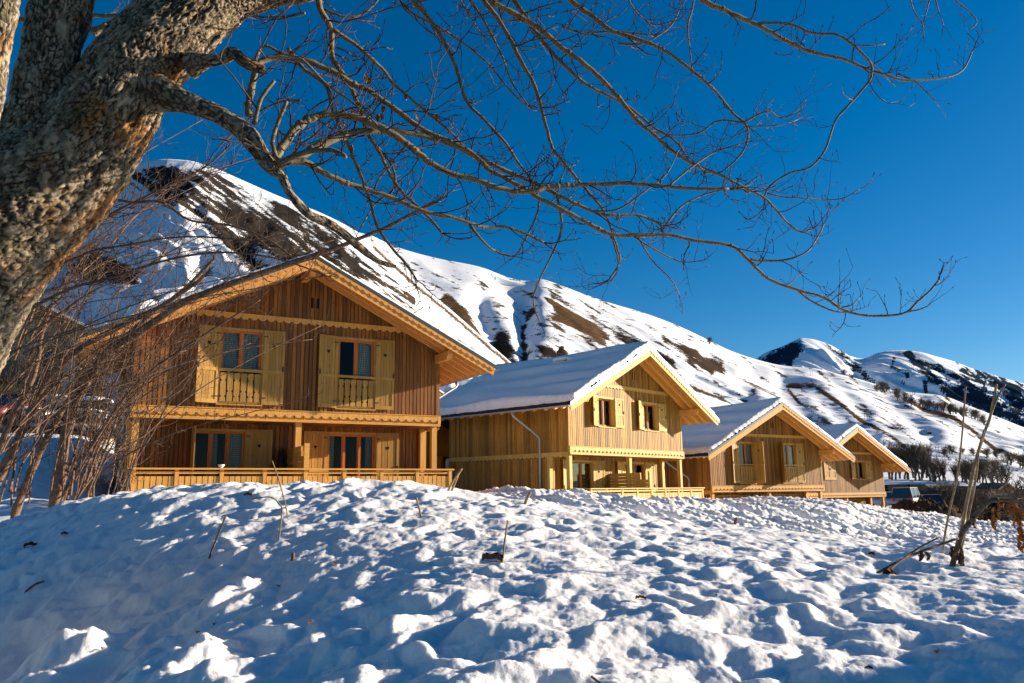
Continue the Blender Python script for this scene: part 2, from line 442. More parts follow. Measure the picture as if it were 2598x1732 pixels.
def gz(x, y): return float(ground_z(np.array([x]), np.array([y]))[0])

def ground_hit(u, v, y0=1.5, y1=120):
    """first point of the ground met by the photo ray (u, v)"""
    t, ta = tau(u, v); ys = np.exp(np.linspace(math.log(y0), math.log(y1), 1500))
    zz = ground_z(t * ys, ys); k = np.nonzero(zz >= ta * ys)[0]
    y = float(ys[k[0]]) if len(k) else y1
    return Vector((t * y, y, float(ground_z(np.array([t * y]), np.array([y]))[0])))

ts = np.concatenate([np.linspace(-3, -.9, 50)[:-1], np.linspace(-.9, -.68, 40)[:-1], np.linspace(-.68, .68, 900), np.linspace(.68, .95, 60)[1:], np.linspace(.95, 3, 70)[1:]])
ys = np.concatenate([np.exp(np.linspace(math.log(.4), math.log(2.0), 50))[:-1], np.exp(np.linspace(math.log(2.0), math.log(14), 560))[:-1],
                     np.exp(np.linspace(math.log(14), math.log(62), 420))[:-1], np.exp(np.linspace(math.log(62), math.log(130), 50))])
Tg, Yg = np.meshgrid(ts, ys); Xg = Tg * Yg
Zg = ground_z(Xg, Yg)
ug, vg = proj(Xg, Yg, Zg)
# churned earth showing through the snow by the parking place and under the far trees
dn = fbm(Xg * .35, Yg * .35, 4, 61)
dirt = sm(.0, .12, dn + .55 - 1.6 * np.hypot((Tg - .505) / .05, (Yg - 64) / 13))
dirt = np.maximum(dirt, .8 * sm(.1, .35, dn + .1) * sm(62, 72, Yg) * sm(.515, .535, Tg))
dirt = np.maximum(dirt, sm(.52, .6, fbm(Xg * 9, Yg * 9, 3, 63)) * .0)
ground = grid_obj('snow_ground', Xg, Yg, Zg, M['snow_ground'], attrs={'dirt': dirt})
tag(ground, 'lumpy trodden snow over the whole foreground and the bank below the chalets', 'snow', kind='structure')

# ------------------------------------------------------------------ mountains
def poly_dist(u, v, pts):
    d = np.full(u.shape, 1e9)
    for (x0, y0), (x1, y1) in zip(pts[:-1], pts[1:]):
        dx, dy = x1 - x0, y1 - y0; L = dx * dx + dy * dy + 1e-9
        k = np.clip(((u - x0) * dx + (v - y0) * dy) / L, 0, 1)
        d = np.minimum(d, np.hypot(u - x0 - k * dx, v - y0 - k * dy))
    return d

def in_poly(u, v, pts):
    ins = np.zeros(u.shape, bool); n = len(pts)
    for i in range(n):
        x0, y0 = pts[i]; x1, y1 = pts[(i + 1) % n]
        if y0 == y1: continue
        c = ((y0 > v) != (y1 > v)) & (u < (x1 - x0) * (v - y0) / (y1 - y0) + x0); ins ^= c
    return ins

def blob(u, v, pts, soft=25):
    d = poly_dist(u, v, pts + [pts[0]]); i = in_poly(u, v, pts)
    return np.where(i, .5 + .5 * np.clip(d / soft, 0, 1), .5 - .5 * np.clip(d / soft, 0, 1))

class Slope:
    def __init__(s, sky, base, y0, y1, seed, rel, gul=1.0, pw=.8, g2=.22):
        s.y0, s.y1, s.seed, s.rel, s.gul, s.pw, s.g2 = y0, y1, seed, rel, gul, pw, g2
        s.sky = np.array([tau(*p) for p in sky]); s.base = np.array([tau(*p) for p in base])
    def z(s, t, y):
        ts_ = pchip(s.sky[:, 0], s.sky[:, 1], t.ravel()).reshape(t.shape); tb = np.interp(t, s.base[:, 0], s.base[:, 1])
        q = np.clip((y - s.y0) / (s.y1 - s.y0), 0, 1)
        z = (tb + (ts_ - tb) * q ** s.pw) * y
        z = np.where(y > s.y1, ts_ * s.y1 - (y - s.y1) * .75, z)
        x = t * y; L = s.y1 / 9.0
        env = np.sin(np.pi * np.clip(q, 0, 1)) ** .7 * np.where(y > s.y1, 0, 1)
        w = .6 * perlin(x / L / 2, y / L / 2, s.seed + 5)
        # spurs and gullies running down the fall line (towards the camera and to the right)
        a = x * .93 + y * .36
        g = ridged(a / L + w, y / (L * 3.2), 3, s.seed) - .45
        g2 = ridged(a / L * 3.1 + w * 2, y / L, 3, s.seed + 9) - .45
        f = fbm(x / L * 1.3, y / L * 1.3, 5, s.seed + 20)
        return z + env * s.rel * (s.gul * g * 1.0 + s.g2 * g2 + .22 * f)
    def build(s, name, mat, tr, nt, ny, rockf, ext=.35, gullies=()):
        tg = np.linspace(tr[0], tr[1], nt); yg = np.concatenate([s.y0 + (s.y1 - s.y0) * np.linspace(0, 1, ny) ** 1.15, s.y1 * np.linspace(1.01, 1 + ext, 14)])
        T, Y = np.meshgrid(tg, yg); X = T * Y; Z = s.z(T, Y)
        U, V = proj(X, Y, Z)
        for pts, w, dp in gullies:
            d = poly_dist(U, V, pts); Z = Z - Y * dp * np.exp(-(d / w) ** 2) * (Y < s.y1 * .98)
        rock, brown = rockf(U, V, T, Y, X, Z)
        return grid_obj(name, X, Y, Z, mat, attrs={'rock': rock, 'brown': brown})
    def find(s, u, v):
        """terrain point under photo pixel (u, v)"""
        t, ta = tau(u, v); yy = np.linspace(s.y0, s.y1, 1600); zz = s.z(np.full_like(yy, t), yy)
        k = np.nonzero(zz >= ta * yy)[0]; i = k[0] if len(k) else -1
        return Vector((t * yy[i], yy[i], zz[i]))

def D(*pts): return [(a * K, b * K) for a, b in pts]
skyA = D((-500, 640), (0, 530), (140, 500), (240, 440), (290, 390), (330, 373), (380, 365), (430, 368), (490, 385), (560, 415), (640, 450), (740, 490), (800, 520), (850, 552), (900, 598), (960, 650), (1040, 715), (1120, 785), (1190, 845), (1260, 900), (1400, 990), (1700, 1120))
baseA = D((-500, 1080), (500, 1080), (1100, 1090), (1700, 1200))
skyB = D((-200, 480), (500, 500), (700, 515), (850, 540), (900, 563), (1000, 592), (1100, 612), (1180, 640), (1212, 645), (1240, 641), (1280, 652), (1330, 671), (1400, 695)) + [
        (1629, 792), (1708, 821), (1776, 852), (1853, 889), (1918, 911), (1975, 925), (2013, 930), (2066, 934), (2139, 951), (2215, 972), (2254, 987), (2311, 995), (2387, 1003), (2464, 1031), (2540, 1061), (2598, 1084), (2900, 1180), (3600, 1290)]
baseB = [(-200, 1250), (1100, 1240), (1900, 1235), (2300, 1228), (2450, 1232), (2598, 1240), (3600, 1300)]
skyC = [(1300, 1000), (1700, 960), (1860, 935), (1914, 912), (1937, 897), (1990, 876), (2017, 863), (2032, 857), (2055, 859), (2093, 869), (2131, 888), (2158, 903), (2189, 909), (2227, 895), (2265, 889), (2288, 888), (2330, 892), (2380, 905), (2425, 918), (2460, 932), (2502, 945), (2551, 960), (2582, 968), (2640, 985), (2900, 1030), (3600, 1100)]
baseC = [(1300, 1180), (3600, 1200)]
SA = Slope(skyA, baseA, 78, 470, 101, 15, .9, .72)
SB = Slope(skyB, baseB, 108, 900, 131, 9, .9, .8, .07)
SC = Slope(skyC, baseC, 2600, 5200, 171, 190, 1.1, .85)

def streak(U, V, ang, l, w, seed):
    a = U * math.cos(ang) + V * math.sin(ang); b = -U * math.sin(ang) + V * math.cos(ang)
    return fbm(a / l, b / w, 4, seed)

def rockA(U, V, T, Y, X, Z):
    m = np.zeros(U.shape)
    face = D((285, 395), (335, 378), (400, 378), (480, 405), (600, 470), (700, 520), (830, 600), (930, 690), (860, 690), (780, 640), (700, 610), (640, 625), (560, 600), (520, 540), (440, 460), (330, 440))
    m = np.maximum(m, np.where(blob(U, V, face, 45) > .2, .74 * blob(U, V, face, 45) ** .5 + .5 * streak(U, V, .7, 190, 42, 7) + .42 * streak(U, V, .62, 90, 9, 14) + .13, 0))
    m = np.maximum(m, blob(U, V, D((150, 600), (210, 560), (280, 590), (340, 620), (310, 660), (220, 650), (160, 635)), 30) * .9 + .3 * streak(U, V, .3, 120, 25, 8))
    m = np.maximum(m, blob(U, V, D((690, 545), (760, 585), (880, 660), (960, 740), (1010, 800), (960, 790), (880, 740), (800, 690), (720, 640), (640, 620)), 30) * .75 + .6 * streak(U, V, .7, 120, 10, 9))
    edge = poly_dist(U, V, D((850, 560), (900, 606), (960, 660), (1040, 725), (1120, 795), (1190, 852), (1260, 905)))
    e2 = .75 * np.clip(1 - edge / 15, 0, 1)
    low = .33 * np.clip((V - 900) / 300, 0, 1) * (U < 520) + .05
    m = np.maximum(m, np.maximum(e2, low + .25 * streak(U, V, .25, 150, 22, 12)))
    br = np.clip(1 - edge / 20, 0, 1) + .35 * (V > 640 * K) * (U > 800)
    sun_crest = poly_dist(U, V, D(*[(a / K, b / K + 5) for a, b in skyA[4:14]]))
    m = m - .7 * np.clip(1 - sun_crest / 14, 0, 1)
    return m - .04, np.clip(br, 0, 1)

def Z6(*p): return [(1050 + a / 1.519, 680 + b / 1.519) for a, b in p]
def rockB(U, V, T, Y, X, Z):
    st = streak(U, V, .55, 90, 14, 21); st2 = streak(U, V, .42, 60, 9, 22)
    m = np.full(U.shape, .2) + .34 * st2 + .12 * streak(U, V, .1, 40, 5, 28)
    br = np.zeros(U.shape)
    p1 = blob(U, V, Z6((525, 105), (590, 125), (690, 180), (750, 240), (790, 285), (740, 295), (650, 270), (560, 235), (520, 180)), 22)
    m = np.maximum(m, p1 * .8 + .5 * st); br = np.maximum(br, sm(.3, .6, p1))
    for pts, k, s in ((Z6((275, 260), (330, 225), (375, 250), (385, 340), (330, 350), (290, 310)), .8, 16), (Z6((405, 190), (430, 185), (445, 370), (420, 380)), .8, 8), (Z6((425, 145), (470, 130), (475, 165), (430, 180)), .8, 8),
                      (Z6((470, 300), (560, 270), (570, 350), (480, 370)), .62, 20), (Z6((760, 225), (880, 270), (1010, 345), (1010, 390), (900, 320), (770, 265)), .72, 16),
                      (Z6((960, 255), (1080, 300), (1180, 360), (1200, 395), (1100, 380), (1040, 340), (960, 290)), .72, 16), (Z6((1040, 335), (1120, 345), (1180, 380), (1150, 400), (1060, 370)), .85, 12)):
        m = np.maximum(m, k * blob(U, V, pts, s) + .34 * st)
    for pts, w, k, b in ((Z6((130, 120), (200, 190), (270, 290), (330, 340), (420, 390)), 14, .8, .9), (Z6((1060, 440), (1150, 470), (1275, 522)), 5, .6, .8), (Z6((1435, 430), (1480, 500), (1560, 560), (1640, 620)), 4, .55, .7),
                         (Z6((1440, 432), (1540, 440), (1620, 500), (1730, 580), (1830, 640), (1890, 690)), 5, .62, .8), (Z6((1700, 520), (1780, 560), (1870, 620), (1960, 680)), 3, .5, .5),
                         (Z6((1890, 500), (1980, 530), (2080, 560), (2150, 600), (2250, 680), (2340, 740)), 5, .66, .7), (Z6((1690, 400), (1760, 430), (1830, 455)), 3, .5, .6), (Z6((1260, 420), (1340, 460), (1440, 500)), 3, .42, .5),
                         (Z6((2180, 700), (2260, 700), (2345, 735)), 8, .62, .5)):
        d = poly_dist(U, V, pts); m = np.maximum(m, k * np.clip(1.25 - d / (w * 1.6), 0, 1) + .25 * st); br = np.maximum(br, b * np.clip(1 - d / (w * 2.5), 0, 1))
    return np.where(m > .34, m + .1, m - .04), br

def Z3(*p): return [(1700 + a / 2.619, 840 + b / 2.619) for a, b in p]
def rockC(U, V, T, Y, X, Z):
    st = streak(U, V, .9, 40, 8, 31); st2 = streak(U, V, .5, 30, 7, 33)
    m = np.full(U.shape, .08) + .25 * st
    m = np.maximum(m, .85 * blob(U, V, Z3((560, 195), (680, 130), (800, 75), (850, 60), (890, 110), (870, 170), (800, 235), (640, 240)), 14) + .35 * st)
    m = np.maximum(m, .98 * blob(U, V, Z3((1890, 205), (2000, 240), (2150, 285), (2352, 345), (2352, 660), (2000, 520), (1800, 430), (1850, 360), (1990, 330)), 20) + .5 * st2 + .35 * st)
    for pts, w, k in ((Z3((1580, 150), (1650, 220), (1720, 290), (1800, 360), (1850, 410)), 10, .75), (Z3((1120, 130), (1200, 210), (1290, 290), (1350, 330)), 8, .62), (Z3((1640, 200), (1760, 240), (1880, 290), (1960, 330)), 9, .7),
                      (Z3((1490, 180), (1470, 240), (1580, 290), (1570, 310)), 5, .6), (Z3((1690, 340), (1700, 400)), 6, .7), (Z3((1040, 90), (1120, 160), (1250, 240)), 5, .5), (Z3((2060, 330), (2150, 400), (2250, 440)), 12, -.0)):
        m = np.maximum(m, k * np.clip(1.3 - poly_dist(U, V, pts) / (w * 1.5), 0, 1) + .3 * st2)
    m = m - .75 * np.clip(1.2 - poly_dist(U, V, Z3((2080, 350), (2180, 430), (2230, 500))) / 22, 0, 1) * (st > -.2)
    return m, np.zeros(U.shape)

MA = mountain_mat('mountain_rock_snow', fs=.22); MBm = mountain_mat('hillside_snow_grass', rock=((.03, .024, .02), (.075, .05, .032)), fs=.15)
MC = mountain_mat('far_range_forest_haze', rock=((.015, .028, .044), (.03, .049, .075)), fs=.011, snow=(.84, .88, .93))  # blue of distant haze put into the forest colour
tag(SA.build('mountain', MA, (-1.25, .25), 620, 330, rockA), 'steep rocky snow mountain behind the nearest chalet', 'mountain', kind='structure')
GULLY = [(Z6((1060, 440), (1150, 470), (1275, 522)), 20, .006), (Z6((1080, 400), (1180, 450), (1300, 520)), 14, .004), (Z6((1300, 400), (1400, 450), (1480, 520), (1560, 600)), 26, .006), (Z6((1420, 420), (1540, 470), (1640, 560), (1760, 640)), 22, .006),
         (Z6((1690, 390), (1780, 470), (1880, 540), (1990, 640)), 24, .006), (Z6((1560, 380), (1660, 470), (1740, 560)), 18, .004), (Z6((1960, 520), (2080, 590), (2230, 680)), 22, .007), (Z6((1120, 330), (1210, 400), (1290, 470)), 16, .005),
         (Z6((250, 120), (280, 220), (330, 330)), 26, .012), (Z6((405, 180), (430, 380)), 16, .008), (Z6((330, 60), (420, 130), (450, 230)), 30, .008), (Z6((2090, 520), (2180, 600), (2350, 690)), 24, .006)]
tag(SB.build('hillside', MBm, (-.75, 1.25), 760, 420, rockB, gullies=GULLY), 'long white hillside with brown patches falling away to the right', 'hillside', kind='structure')
tag(SC.build('far_mountains', MC, (.0, 1.2), 520, 220, rockC), 'distant snowy peaks with dark forest on the right', 'mountain', kind='structure')

# ------------------------------------------------------------------ chalets
# local frame: x along the front to the right, y into the house, z up; z = 0 is the ground floor terrace level
H0 = 2.45                      # height of the underside of the upper floor
HB, ZR, ZE, OV, EX = .2756, 4.742, 1.85, 1.2835, 1.415
SUN_L = None
HEART = [(0, -.05), (.035, -.012), (.04, .012), (.028, .03), (.012, .03), (0, .015), (-.012, .03), (-.028, .03), (-.04, .012), (-.035, -.012)]

def shutter(par, mats, hx, hy, z0, z1, w, side, ang, heart_z=.78):
    """side -1: hinged at its right edge and folding to the left; +1 the other way. ang is the angle off the wall."""
    ca, sa = math.cos(ang), math.sin(ang)
    T = lambda a, n, z: (hx + side * (a * ca - n * sa), hy - a * sa - n * ca, z + H0)
    b = MB(T); th = .03
    st = .075; zm = z0 + (z1 - z0) * .44
    b.box(0, st, .006, .006 + th, z0, z1); b.box(w - st, w, .006, .006 + th, z0, z1)
    for za, zb in ((z0, z0 + .11), (zm - .05, zm + .05), (z1 - .09, z1)): b.box(st, w - st, .007, .005 + th, za, zb)
    n = max(3, int(round((w - 2 * st) / .1))); pw = (w - 2 * st) / n
    for i in range(n):
        for za, zb in ((z0 + .11, zm - .05), (zm + .05, z1 - .09)):
            b.box(st + i * pw + .004, st + (i + 1) * pw - .004, .008, .018 + .004 * (i % 2), za, zb)
    b.box(st, w - st, .003, .010, z0 + .11, z1 - .09, 0)
    hz = z0 + (z1 - z0) * heart_z; k = 1.25
    b.prism([(w / 2 + x * k, hz + y * k) for x, y in HEART], .0245, .0275, 1)
    for za in (z0 + .2, z1 - .2): b.box(-.01, .12, .037, .045, za - .015, za + .015, 2)
    o = b.build('shutter', [mats['pale'], M['dark'], M['iron']], par)
    hb = MB(T); hb.box(w - .055, w - .02, .036, .058, zm + .02, zm + .17); hb.build('latch', M['iron'], o)
    return o

def window(par, mats, xc, w, z0, z1, wy, lights=2, dark=None, balus=False, sh=(10, 3), shw=None, curt=(1, 1), reveal=.05):
    """opening in the plane y = wy; reveal is the depth of the sash behind the wall face"""
    x0, x1 = xc - w / 2, xc + w / 2
    T = lambda x, y, z: (x, y, z + H0)
    f = MB(T); fo = .055
    # outer boards
    f.box(x0, x0 + fo, wy - .03, wy + reveal, z0, z1, 0); f.box(x1 - fo, x1, wy - .03, wy + reveal, z0, z1, 0); f.box(x0 + fo, x1 - fo, wy - .032, wy + reveal, z1 - .075, z1, 0)
    f.box(x0 - .02, x1 + .02, wy - .07, wy + reveal, z0 - .045, z0 - .002, 0)
    ys0, ys1 = wy + reveal, wy + reveal + .06
    n = lights; fw = (w - 2 * fo) / n; s = .062
    for i in range(n):
        a = x0 + fo + i * fw; b_ = a + fw
        f.box(a, a + s, ys0 - .01, ys1, z0, z1 - .075, 1); f.box(b_ - s, b_, ys0 - .01, ys1, z0, z1 - .075, 1)
        f.box(a + s, b_ - s, ys0 - .008, ys1, z1 - .075 - s, z1 - .075, 1); f.box(a + s, b_ - s, ys0 - .008, ys1, z0, z0 + s + .03, 1)
        if i: f.box(a - .022, a + .022, ys0 - .028, ys0 - .012, z0 + .01, z1 - .09, 1)
    # dark room behind
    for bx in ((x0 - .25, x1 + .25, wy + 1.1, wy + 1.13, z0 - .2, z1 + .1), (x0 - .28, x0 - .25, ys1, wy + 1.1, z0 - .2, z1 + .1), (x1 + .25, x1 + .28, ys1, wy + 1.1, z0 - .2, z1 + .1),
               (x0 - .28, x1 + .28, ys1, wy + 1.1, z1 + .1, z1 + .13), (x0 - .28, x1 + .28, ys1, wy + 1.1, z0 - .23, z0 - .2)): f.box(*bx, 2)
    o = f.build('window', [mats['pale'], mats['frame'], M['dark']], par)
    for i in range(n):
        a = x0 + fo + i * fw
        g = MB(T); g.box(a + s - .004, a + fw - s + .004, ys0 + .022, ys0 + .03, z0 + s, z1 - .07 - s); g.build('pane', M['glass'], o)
        k = curt[i % len(curt)]
        if k:
            c = MB(T); m_ = 22; ca, cb = a + s * .6, a + fw - s * .6
            if k == 2: cb = ca + (cb - ca) * .45
            if k == 3: ca = cb - (cb - ca) * .5
            pts = [(ca + (cb - ca) * j / m_, ys1 + .06 + .016 * math.sin(j * 1.9 + i)) for j in range(m_ + 1)]
            for (xa, ya), (xb, yb) in zip(pts[:-1], pts[1:]): c.add([(xa, ya, z0 + .04), (xb, yb, z0 + .04), (xb, yb, z1 - .1), (xa, ya, z1 - .1)], [(0, 1, 2, 3)])
            c.build('curtain', M['curtain'], o)
    if balus:
        b = MB(T); zt = z0 + (z1 - z0) * .45
        b.box(x0 + .01, x1 - .01, wy - .075, wy - .034, zt - .06, zt + .02)
        m_ = 6; bw = (w - 2 * fo) / m_
        for j in range(m_):
            a = x0 + fo + j * bw + .017; c_ = a + bw - .034; zb, zz = z0 + .06, zt - .11; r = .034
            q = []
            for zc, fl in ((zb + (zz - zb) * .36, 1),) if j % 2 else ((zb + (zz - zb) * .18, 1), (zb + (zz - zb) * .74, 1)): q.append(zc)
            L = [(a, zb)]; 
            for zc in q: L += [(a, zc - r), (a + r * .8, zc - r * .5), (a + r, zc), (a + r * .8, zc + r * .5), (a, zc + r)]
            L += [(a, zz)]; Rr = [(c_ - (x - a), z) for x, z in reversed(L)]
            b.prism([(x, z) for x, z in L] + Rr, wy - .062, wy - .044)
        b.box(x0 + .02, x1 - .02, wy - .044, wy - .033, z0 + .02, z0 + .09); b.box(x0 + .02, x1 - .02, wy - .044, wy - .033, zt - .22, zt - .15)
        b.build('balustrade', mats['pale'], o)
    sw = shw or w / 2 - .01
    if sh:
        if sh[0] is not None: shutter(par, mats, x0 + .004, wy - .034, z0, z1, sw, -1, R(sh[0]))
        if sh[1] is not None: shutter(par, mats, x1 - .004, wy - .034, z0, z1, sw, 1, R(sh[1]))
    return o

def planks(b, a0, a1, zf0, zf1, holes=(), pitch=.125, gap=.032, th=.024, P=None, seed=0):
    """vertical cladding boards between a0 and a1; P maps (a, out, z) to local coordinates"""
    n = int(round((a1 - a0) / pitch)); pw = (a1 - a0) / n; rnd = random.Random(seed)
    old = b.T; b.T = lambda a, o_, z: P(a, o_, z)
    for i in range(n):
        x0 = a0 + i * pw; x1 = x0 + pw - gap; xm = (x0 + x1) / 2; tt = th + rnd.uniform(-.003, .003)
        segs = [(zf0(x0), zf1(x0), zf0(x1), zf1(x1))]
        for (h0, h1, hz0, hz1) in holes:
            if x1 > h0 and x0 < h1:
                ns = []
                for (A, B, C_, D_) in segs:
                    if hz0 > A + .01: ns.append((A, min(B, hz0), C_, min(D_, hz0)))
                    if hz1 < B - .01: ns.append((max(A, hz1), B, max(C_, hz1), D_))
                segs = ns
        for (A, B, C_, D_) in segs:
            if max(B - A, D_ - C_) < .02: continue
            b.hexa([(x0, tt, A), (x1, tt, C_), (x1, 0, C_), (x0, 0, A), (x0, tt, B), (x1, tt, D_), (x1, 0, D_), (x0, 0, B)])
    b.T = old

def backing(b, a0, a1, zf0, zf1, holes, P, t=.09):
    """solid layer behind the cladding with the openings left out"""
    cuts = sorted({a0, a1} | {h[0] for h in holes} | {h[1] for h in holes} | ({0.0} if a0 < 0 < a1 else set()))
    old = b.T; b.T = lambda a, o_, z: P(a, o_, z)
    for c0, c1 in zip(cuts[:-1], cuts[1:]):
        segs = [(zf0(c0 + 1e-6), zf1(c0 + 1e-6), zf0(c1 - 1e-6), zf1(c1 - 1e-6))]
        for (h0, h1, hz0, hz1) in holes:
            if h0 < (c0 + c1) / 2 < h1:
                ns = []
                for (A, B, C_, D_) in segs: ns += [(A, hz0, C_, hz0), (hz1, B, hz1, D_)]
                segs = ns
        for (A, B, C_, D_) in segs:
            if max(B - A, D_ - C_) < .02: continue
            b.hexa([(c0, 0, A), (c1, 0, C_), (c1, -t, C_), (c0, -t, A), (c0, 0, B), (c1, 0, D_), (c1, -t, D_), (c0, -t, B)])
    b.T = old

def scallop(b, a0, a1, ztop, zlow, o0, o1, P, period=.27, r=.048, drop=.03, step=.018):
    """board with a wavy, notched lower edge, in (a, out, z)"""
    old = b.T; b.T = P
    n = max(2, int((a1 - a0) / step)); xs = [a0 + (a1 - a0) * i / n for i in range(n + 1)]
    def lo(x):
        k = (x - a0) % period
        if k < 2 * r: return zlow + math.sqrt(max(0, r * r - (k - r) ** 2))
        return zlow - drop * .5 * (1 - math.cos(2 * math.pi * (k - 2 * r) / (period - 2 * r)))
    for x, x2 in zip(xs[:-1], xs[1:]):
        A, B = lo(x), lo(x2)
        b.add([(x, o1, A), (x2, o1, B), (x2, o1, ztop), (x, o1, ztop), (x, o0, A), (x2, o0, B), (x2, o0, ztop), (x, o0, ztop)],
              [(0, 1, 2, 3), (0, 4, 5, 1), (3, 2, 6, 7)])
    b.T = old

def chalet(name, pos, yaw, W, kind, mats, label, shut, seed, snow_t=.17, flash='flashing', gable_vent=.45, dish=False, partition=True, back=1.25, L=7.2, skip_front=False):
    rnd = random.Random(seed)
    root = empty(name, (pos[0], pos[1], pos[2] - H0), yaw, label, 'chalet', 'wooden chalets stepping down the slope')
    hw = W / 2; xe = hw + EX; sl = (ZR - ZE) / xe; cs = 1 / math.sqrt(1 + sl * sl)
    zt = lambda x: ZR - sl * abs(x)
    U = lambda x, y, z: (x, y, z + H0)
    Lb = L + back
    # ---- upper front wall
    wc = 1.72; ww = 1.24
    wz = (.43, 2.64) if kind == 'A' else (1.2, 2.5)
    holes = [(-wc - ww / 2, -wc + ww / 2, wz[0], wz[1]), (wc - ww / 2, wc + ww / 2, wz[0], wz[1])]
    F = lambda a, o, z: (a, -o, z + H0)
    top = lambda x: zt(x) - .11
    b = MB(); planks(b, -hw, hw, lambda x: .0, lambda x: min(top(x), 2.93), holes, P=F, seed=seed)
    planks(b, -hw, hw, lambda x: 2.95, lambda x: top(x), [(gable_vent - .13, gable_vent - .05, 3.45, 3.78), (gable_vent + .05, gable_vent + .13, 3.45, 3.78)], P=lambda a, o, z: (a, -o - .03, z + H0), seed=seed + 1)
    backing(b, -hw, hw, lambda x: -.02, lambda x: min(top(x), 2.95), holes, F)
    xg2 = (ZR - .11 - 2.95) / sl - .01
    backing(b, -xg2, xg2, lambda x: 2.95, lambda x: top(x), [], lambda a, o, z: (a, -o - .03, z + H0))
    b.box(-hw - .028, -hw + .09, -.034, .09, H0 + HB, H0 + zt(hw) - .32); b.box(hw - .09, hw + .028, -.034, .09, H0 + HB, H0 + zt(hw) - .32)
    b.build('wall', mats['wall'], root)
    v = MB()
    for k in (-1, 1): v.box(gable_vent + k * .09 - .035, gable_vent + k * .09 + .035, -.033, -.03, H0 + 3.45, H0 + 3.78)
    v.build('vent_slot', M['dark'], root)
    # ---- scalloped friezes
    fr = MB()
    scallop(fr, -hw - .03, hw + .03, HB, .105, .02, .105, F)
    fr.box(-hw - .035, hw + .035, -.125, 0, H0 + HB, H0 + HB + .022)
    n = int(W / .135)
    for i in range(n):
        a = -hw + W * i / n; fr.box(a, a + W / n - .014, -.052, -.02, H0 + .03, H0 + .2)
    fr.box(-hw - .03, hw + .03, -.11, .02, H0 - .045, H0 + .032)
    fr.box(-hw - .04, -hw + .06, -.108, .0, H0 + .033, H0 + HB - .002); fr.box(hw - .06, hw + .04, -.108, .0, H0 + .033, H0 + HB - .002)
    fr.build('frieze', mats['rail'], root)
    xg = (ZR - .12 - 2.99) / sl
    fr = MB(); scallop(fr, -xg, xg, 3.06, 2.93, .026, .062, F, .25, .04, .02); fr.box(-xg + .02, xg - .02, -.085, -.03, H0 + 3.06, H0 + 3.085)
    fr.build('gable_frieze', mats['rail'], root)
    # ---- windows and shutters of the upper floor
    for s, xc in ((0, -wc), (1, wc)):
        window(root, mats, xc, ww, wz[0], wz[1], 0, 2, balus=(kind == 'A'), sh=shut[s], curt=((1, 1), (0, 1))[s] if kind == 'A' else ((1, 1), (0, 1))[s], reveal=.05 if kind == 'A' else .17)
    # ---- ground floor: recessed wall, ceiling, posts
    wy = 1.2
    g = MB(); G = lambda a, o, z: (a, wy - o, z + H0)
    gw = [(-2.79, -1.24), (1.2, 2.84)]
    gh = [(a, c, -2.45, -.2) for a, c in gw]
    planks(g, -hw + .02, hw - .02, lambda x: -2.75, lambda x: -.03, gh, P=G, seed=seed + 2); backing(g, -hw + .02, hw - .02, lambda x: -2.9, lambda x: -.03, gh, G)
    g.build('terrace_wall', mats['wall'], root)
    c = MB(); n = int(W / .14)
    for i in range(n): c.box(-hw + W * i / n + .004, -hw + W * (i + 1) / n - .004, -.018, wy, H0 - .044, H0 - .022)
    c.box(-hw, hw, .02, L, H0 - .021, H0 - .003)
    c.build('ceiling_boards', mats['wall'], root)
    for i, (a, c_) in enumerate(gw):
        window(root, mats, (a + c_) / 2, c_ - a, -2.4, -.2, wy, 3 if kind == 'A' else 2, sh=shut[2 + i], shw=.75, curt=((0, 2, 1), (2, 0, 3))[i] if kind == 'A' else (1, 0))
    for x in (-hw + .13, .02, hw - .13):
        p = MB(); p.box(x - .085, x + .085, .01, .18, -.9, H0 - .046); p.build('post', mats['post'], root)
    for x in (-hw + .09, hw - .09):
        p = MB(); p.box(x - .1, x + .1, wy - .17, wy - .026, -.9, H0 - .046); p.build('post', mats['post'], root)
    fl = MB(); fl.box(-hw, hw, -1.05, wy, -.2, -.02); fl.build('terrace_floor', mats['beam'], root)
    if partition:
        q = MB()
        for k in range(11):
            z0 = .05 + k * .15; ya = .02 if k < 9 else .25
            q.box(-.02 + .012 * (k % 2), .045 + .012 * (k % 2), -.93 if k < 9 else -.5, wy - .03, z0, z0 + .14)
        q.box(-.045, .1, -1.0, -.9, -.02, 1.74); q.build('partition', mats['rail'], root)
    # ---- railing
    rl = MB(); zr_ = H0 - 1.43; yr = -1.02
    def side_board(P, a0, a1, seedk):
        n_ = max(1, int(round((a1 - a0) / .148))); w_ = (a1 - a0) / n_
        for j in range(n_):
            a = a0 + j * w_ + .011; c_ = a0 + (j + 1) * w_ - .011; z0, z1 = zr_ - 1.0, zr_ - .205; r = .03; rr = rnd.random() * 0
            def prof(on):
                Lp = [(0, z0)]
                for zc in ((z0 + .42 * (z1 - z0)),) if on else (): Lp += [(0, zc - .1), (.009, zc - .06), (.003, zc - r), (r * .85, zc - r * .4), (r * .85, zc + r * .4), (.003, zc + r), (0, zc + .1)]
                return Lp + [(0, z1)]
            L1 = prof(j % 2 == 1); R1 = prof(j % 2 == 0)
            pts = [(a + x, z) for x, z in L1] + [(c_ - x, z) for x, z in reversed(R1)]
            m = len(pts); jig = rnd.uniform(-.003, .003)
            rl.T = P; rl.add([(x, .0 + jig, z) for x, z in pts] + [(x, .022 + jig, z) for x, z in pts], [tuple(range(m)), tuple(range(2 * m - 1, m - 1, -1))] + [(i, i + m, (i + 1) % m + m, (i + 1) % m) for i in range(m)])
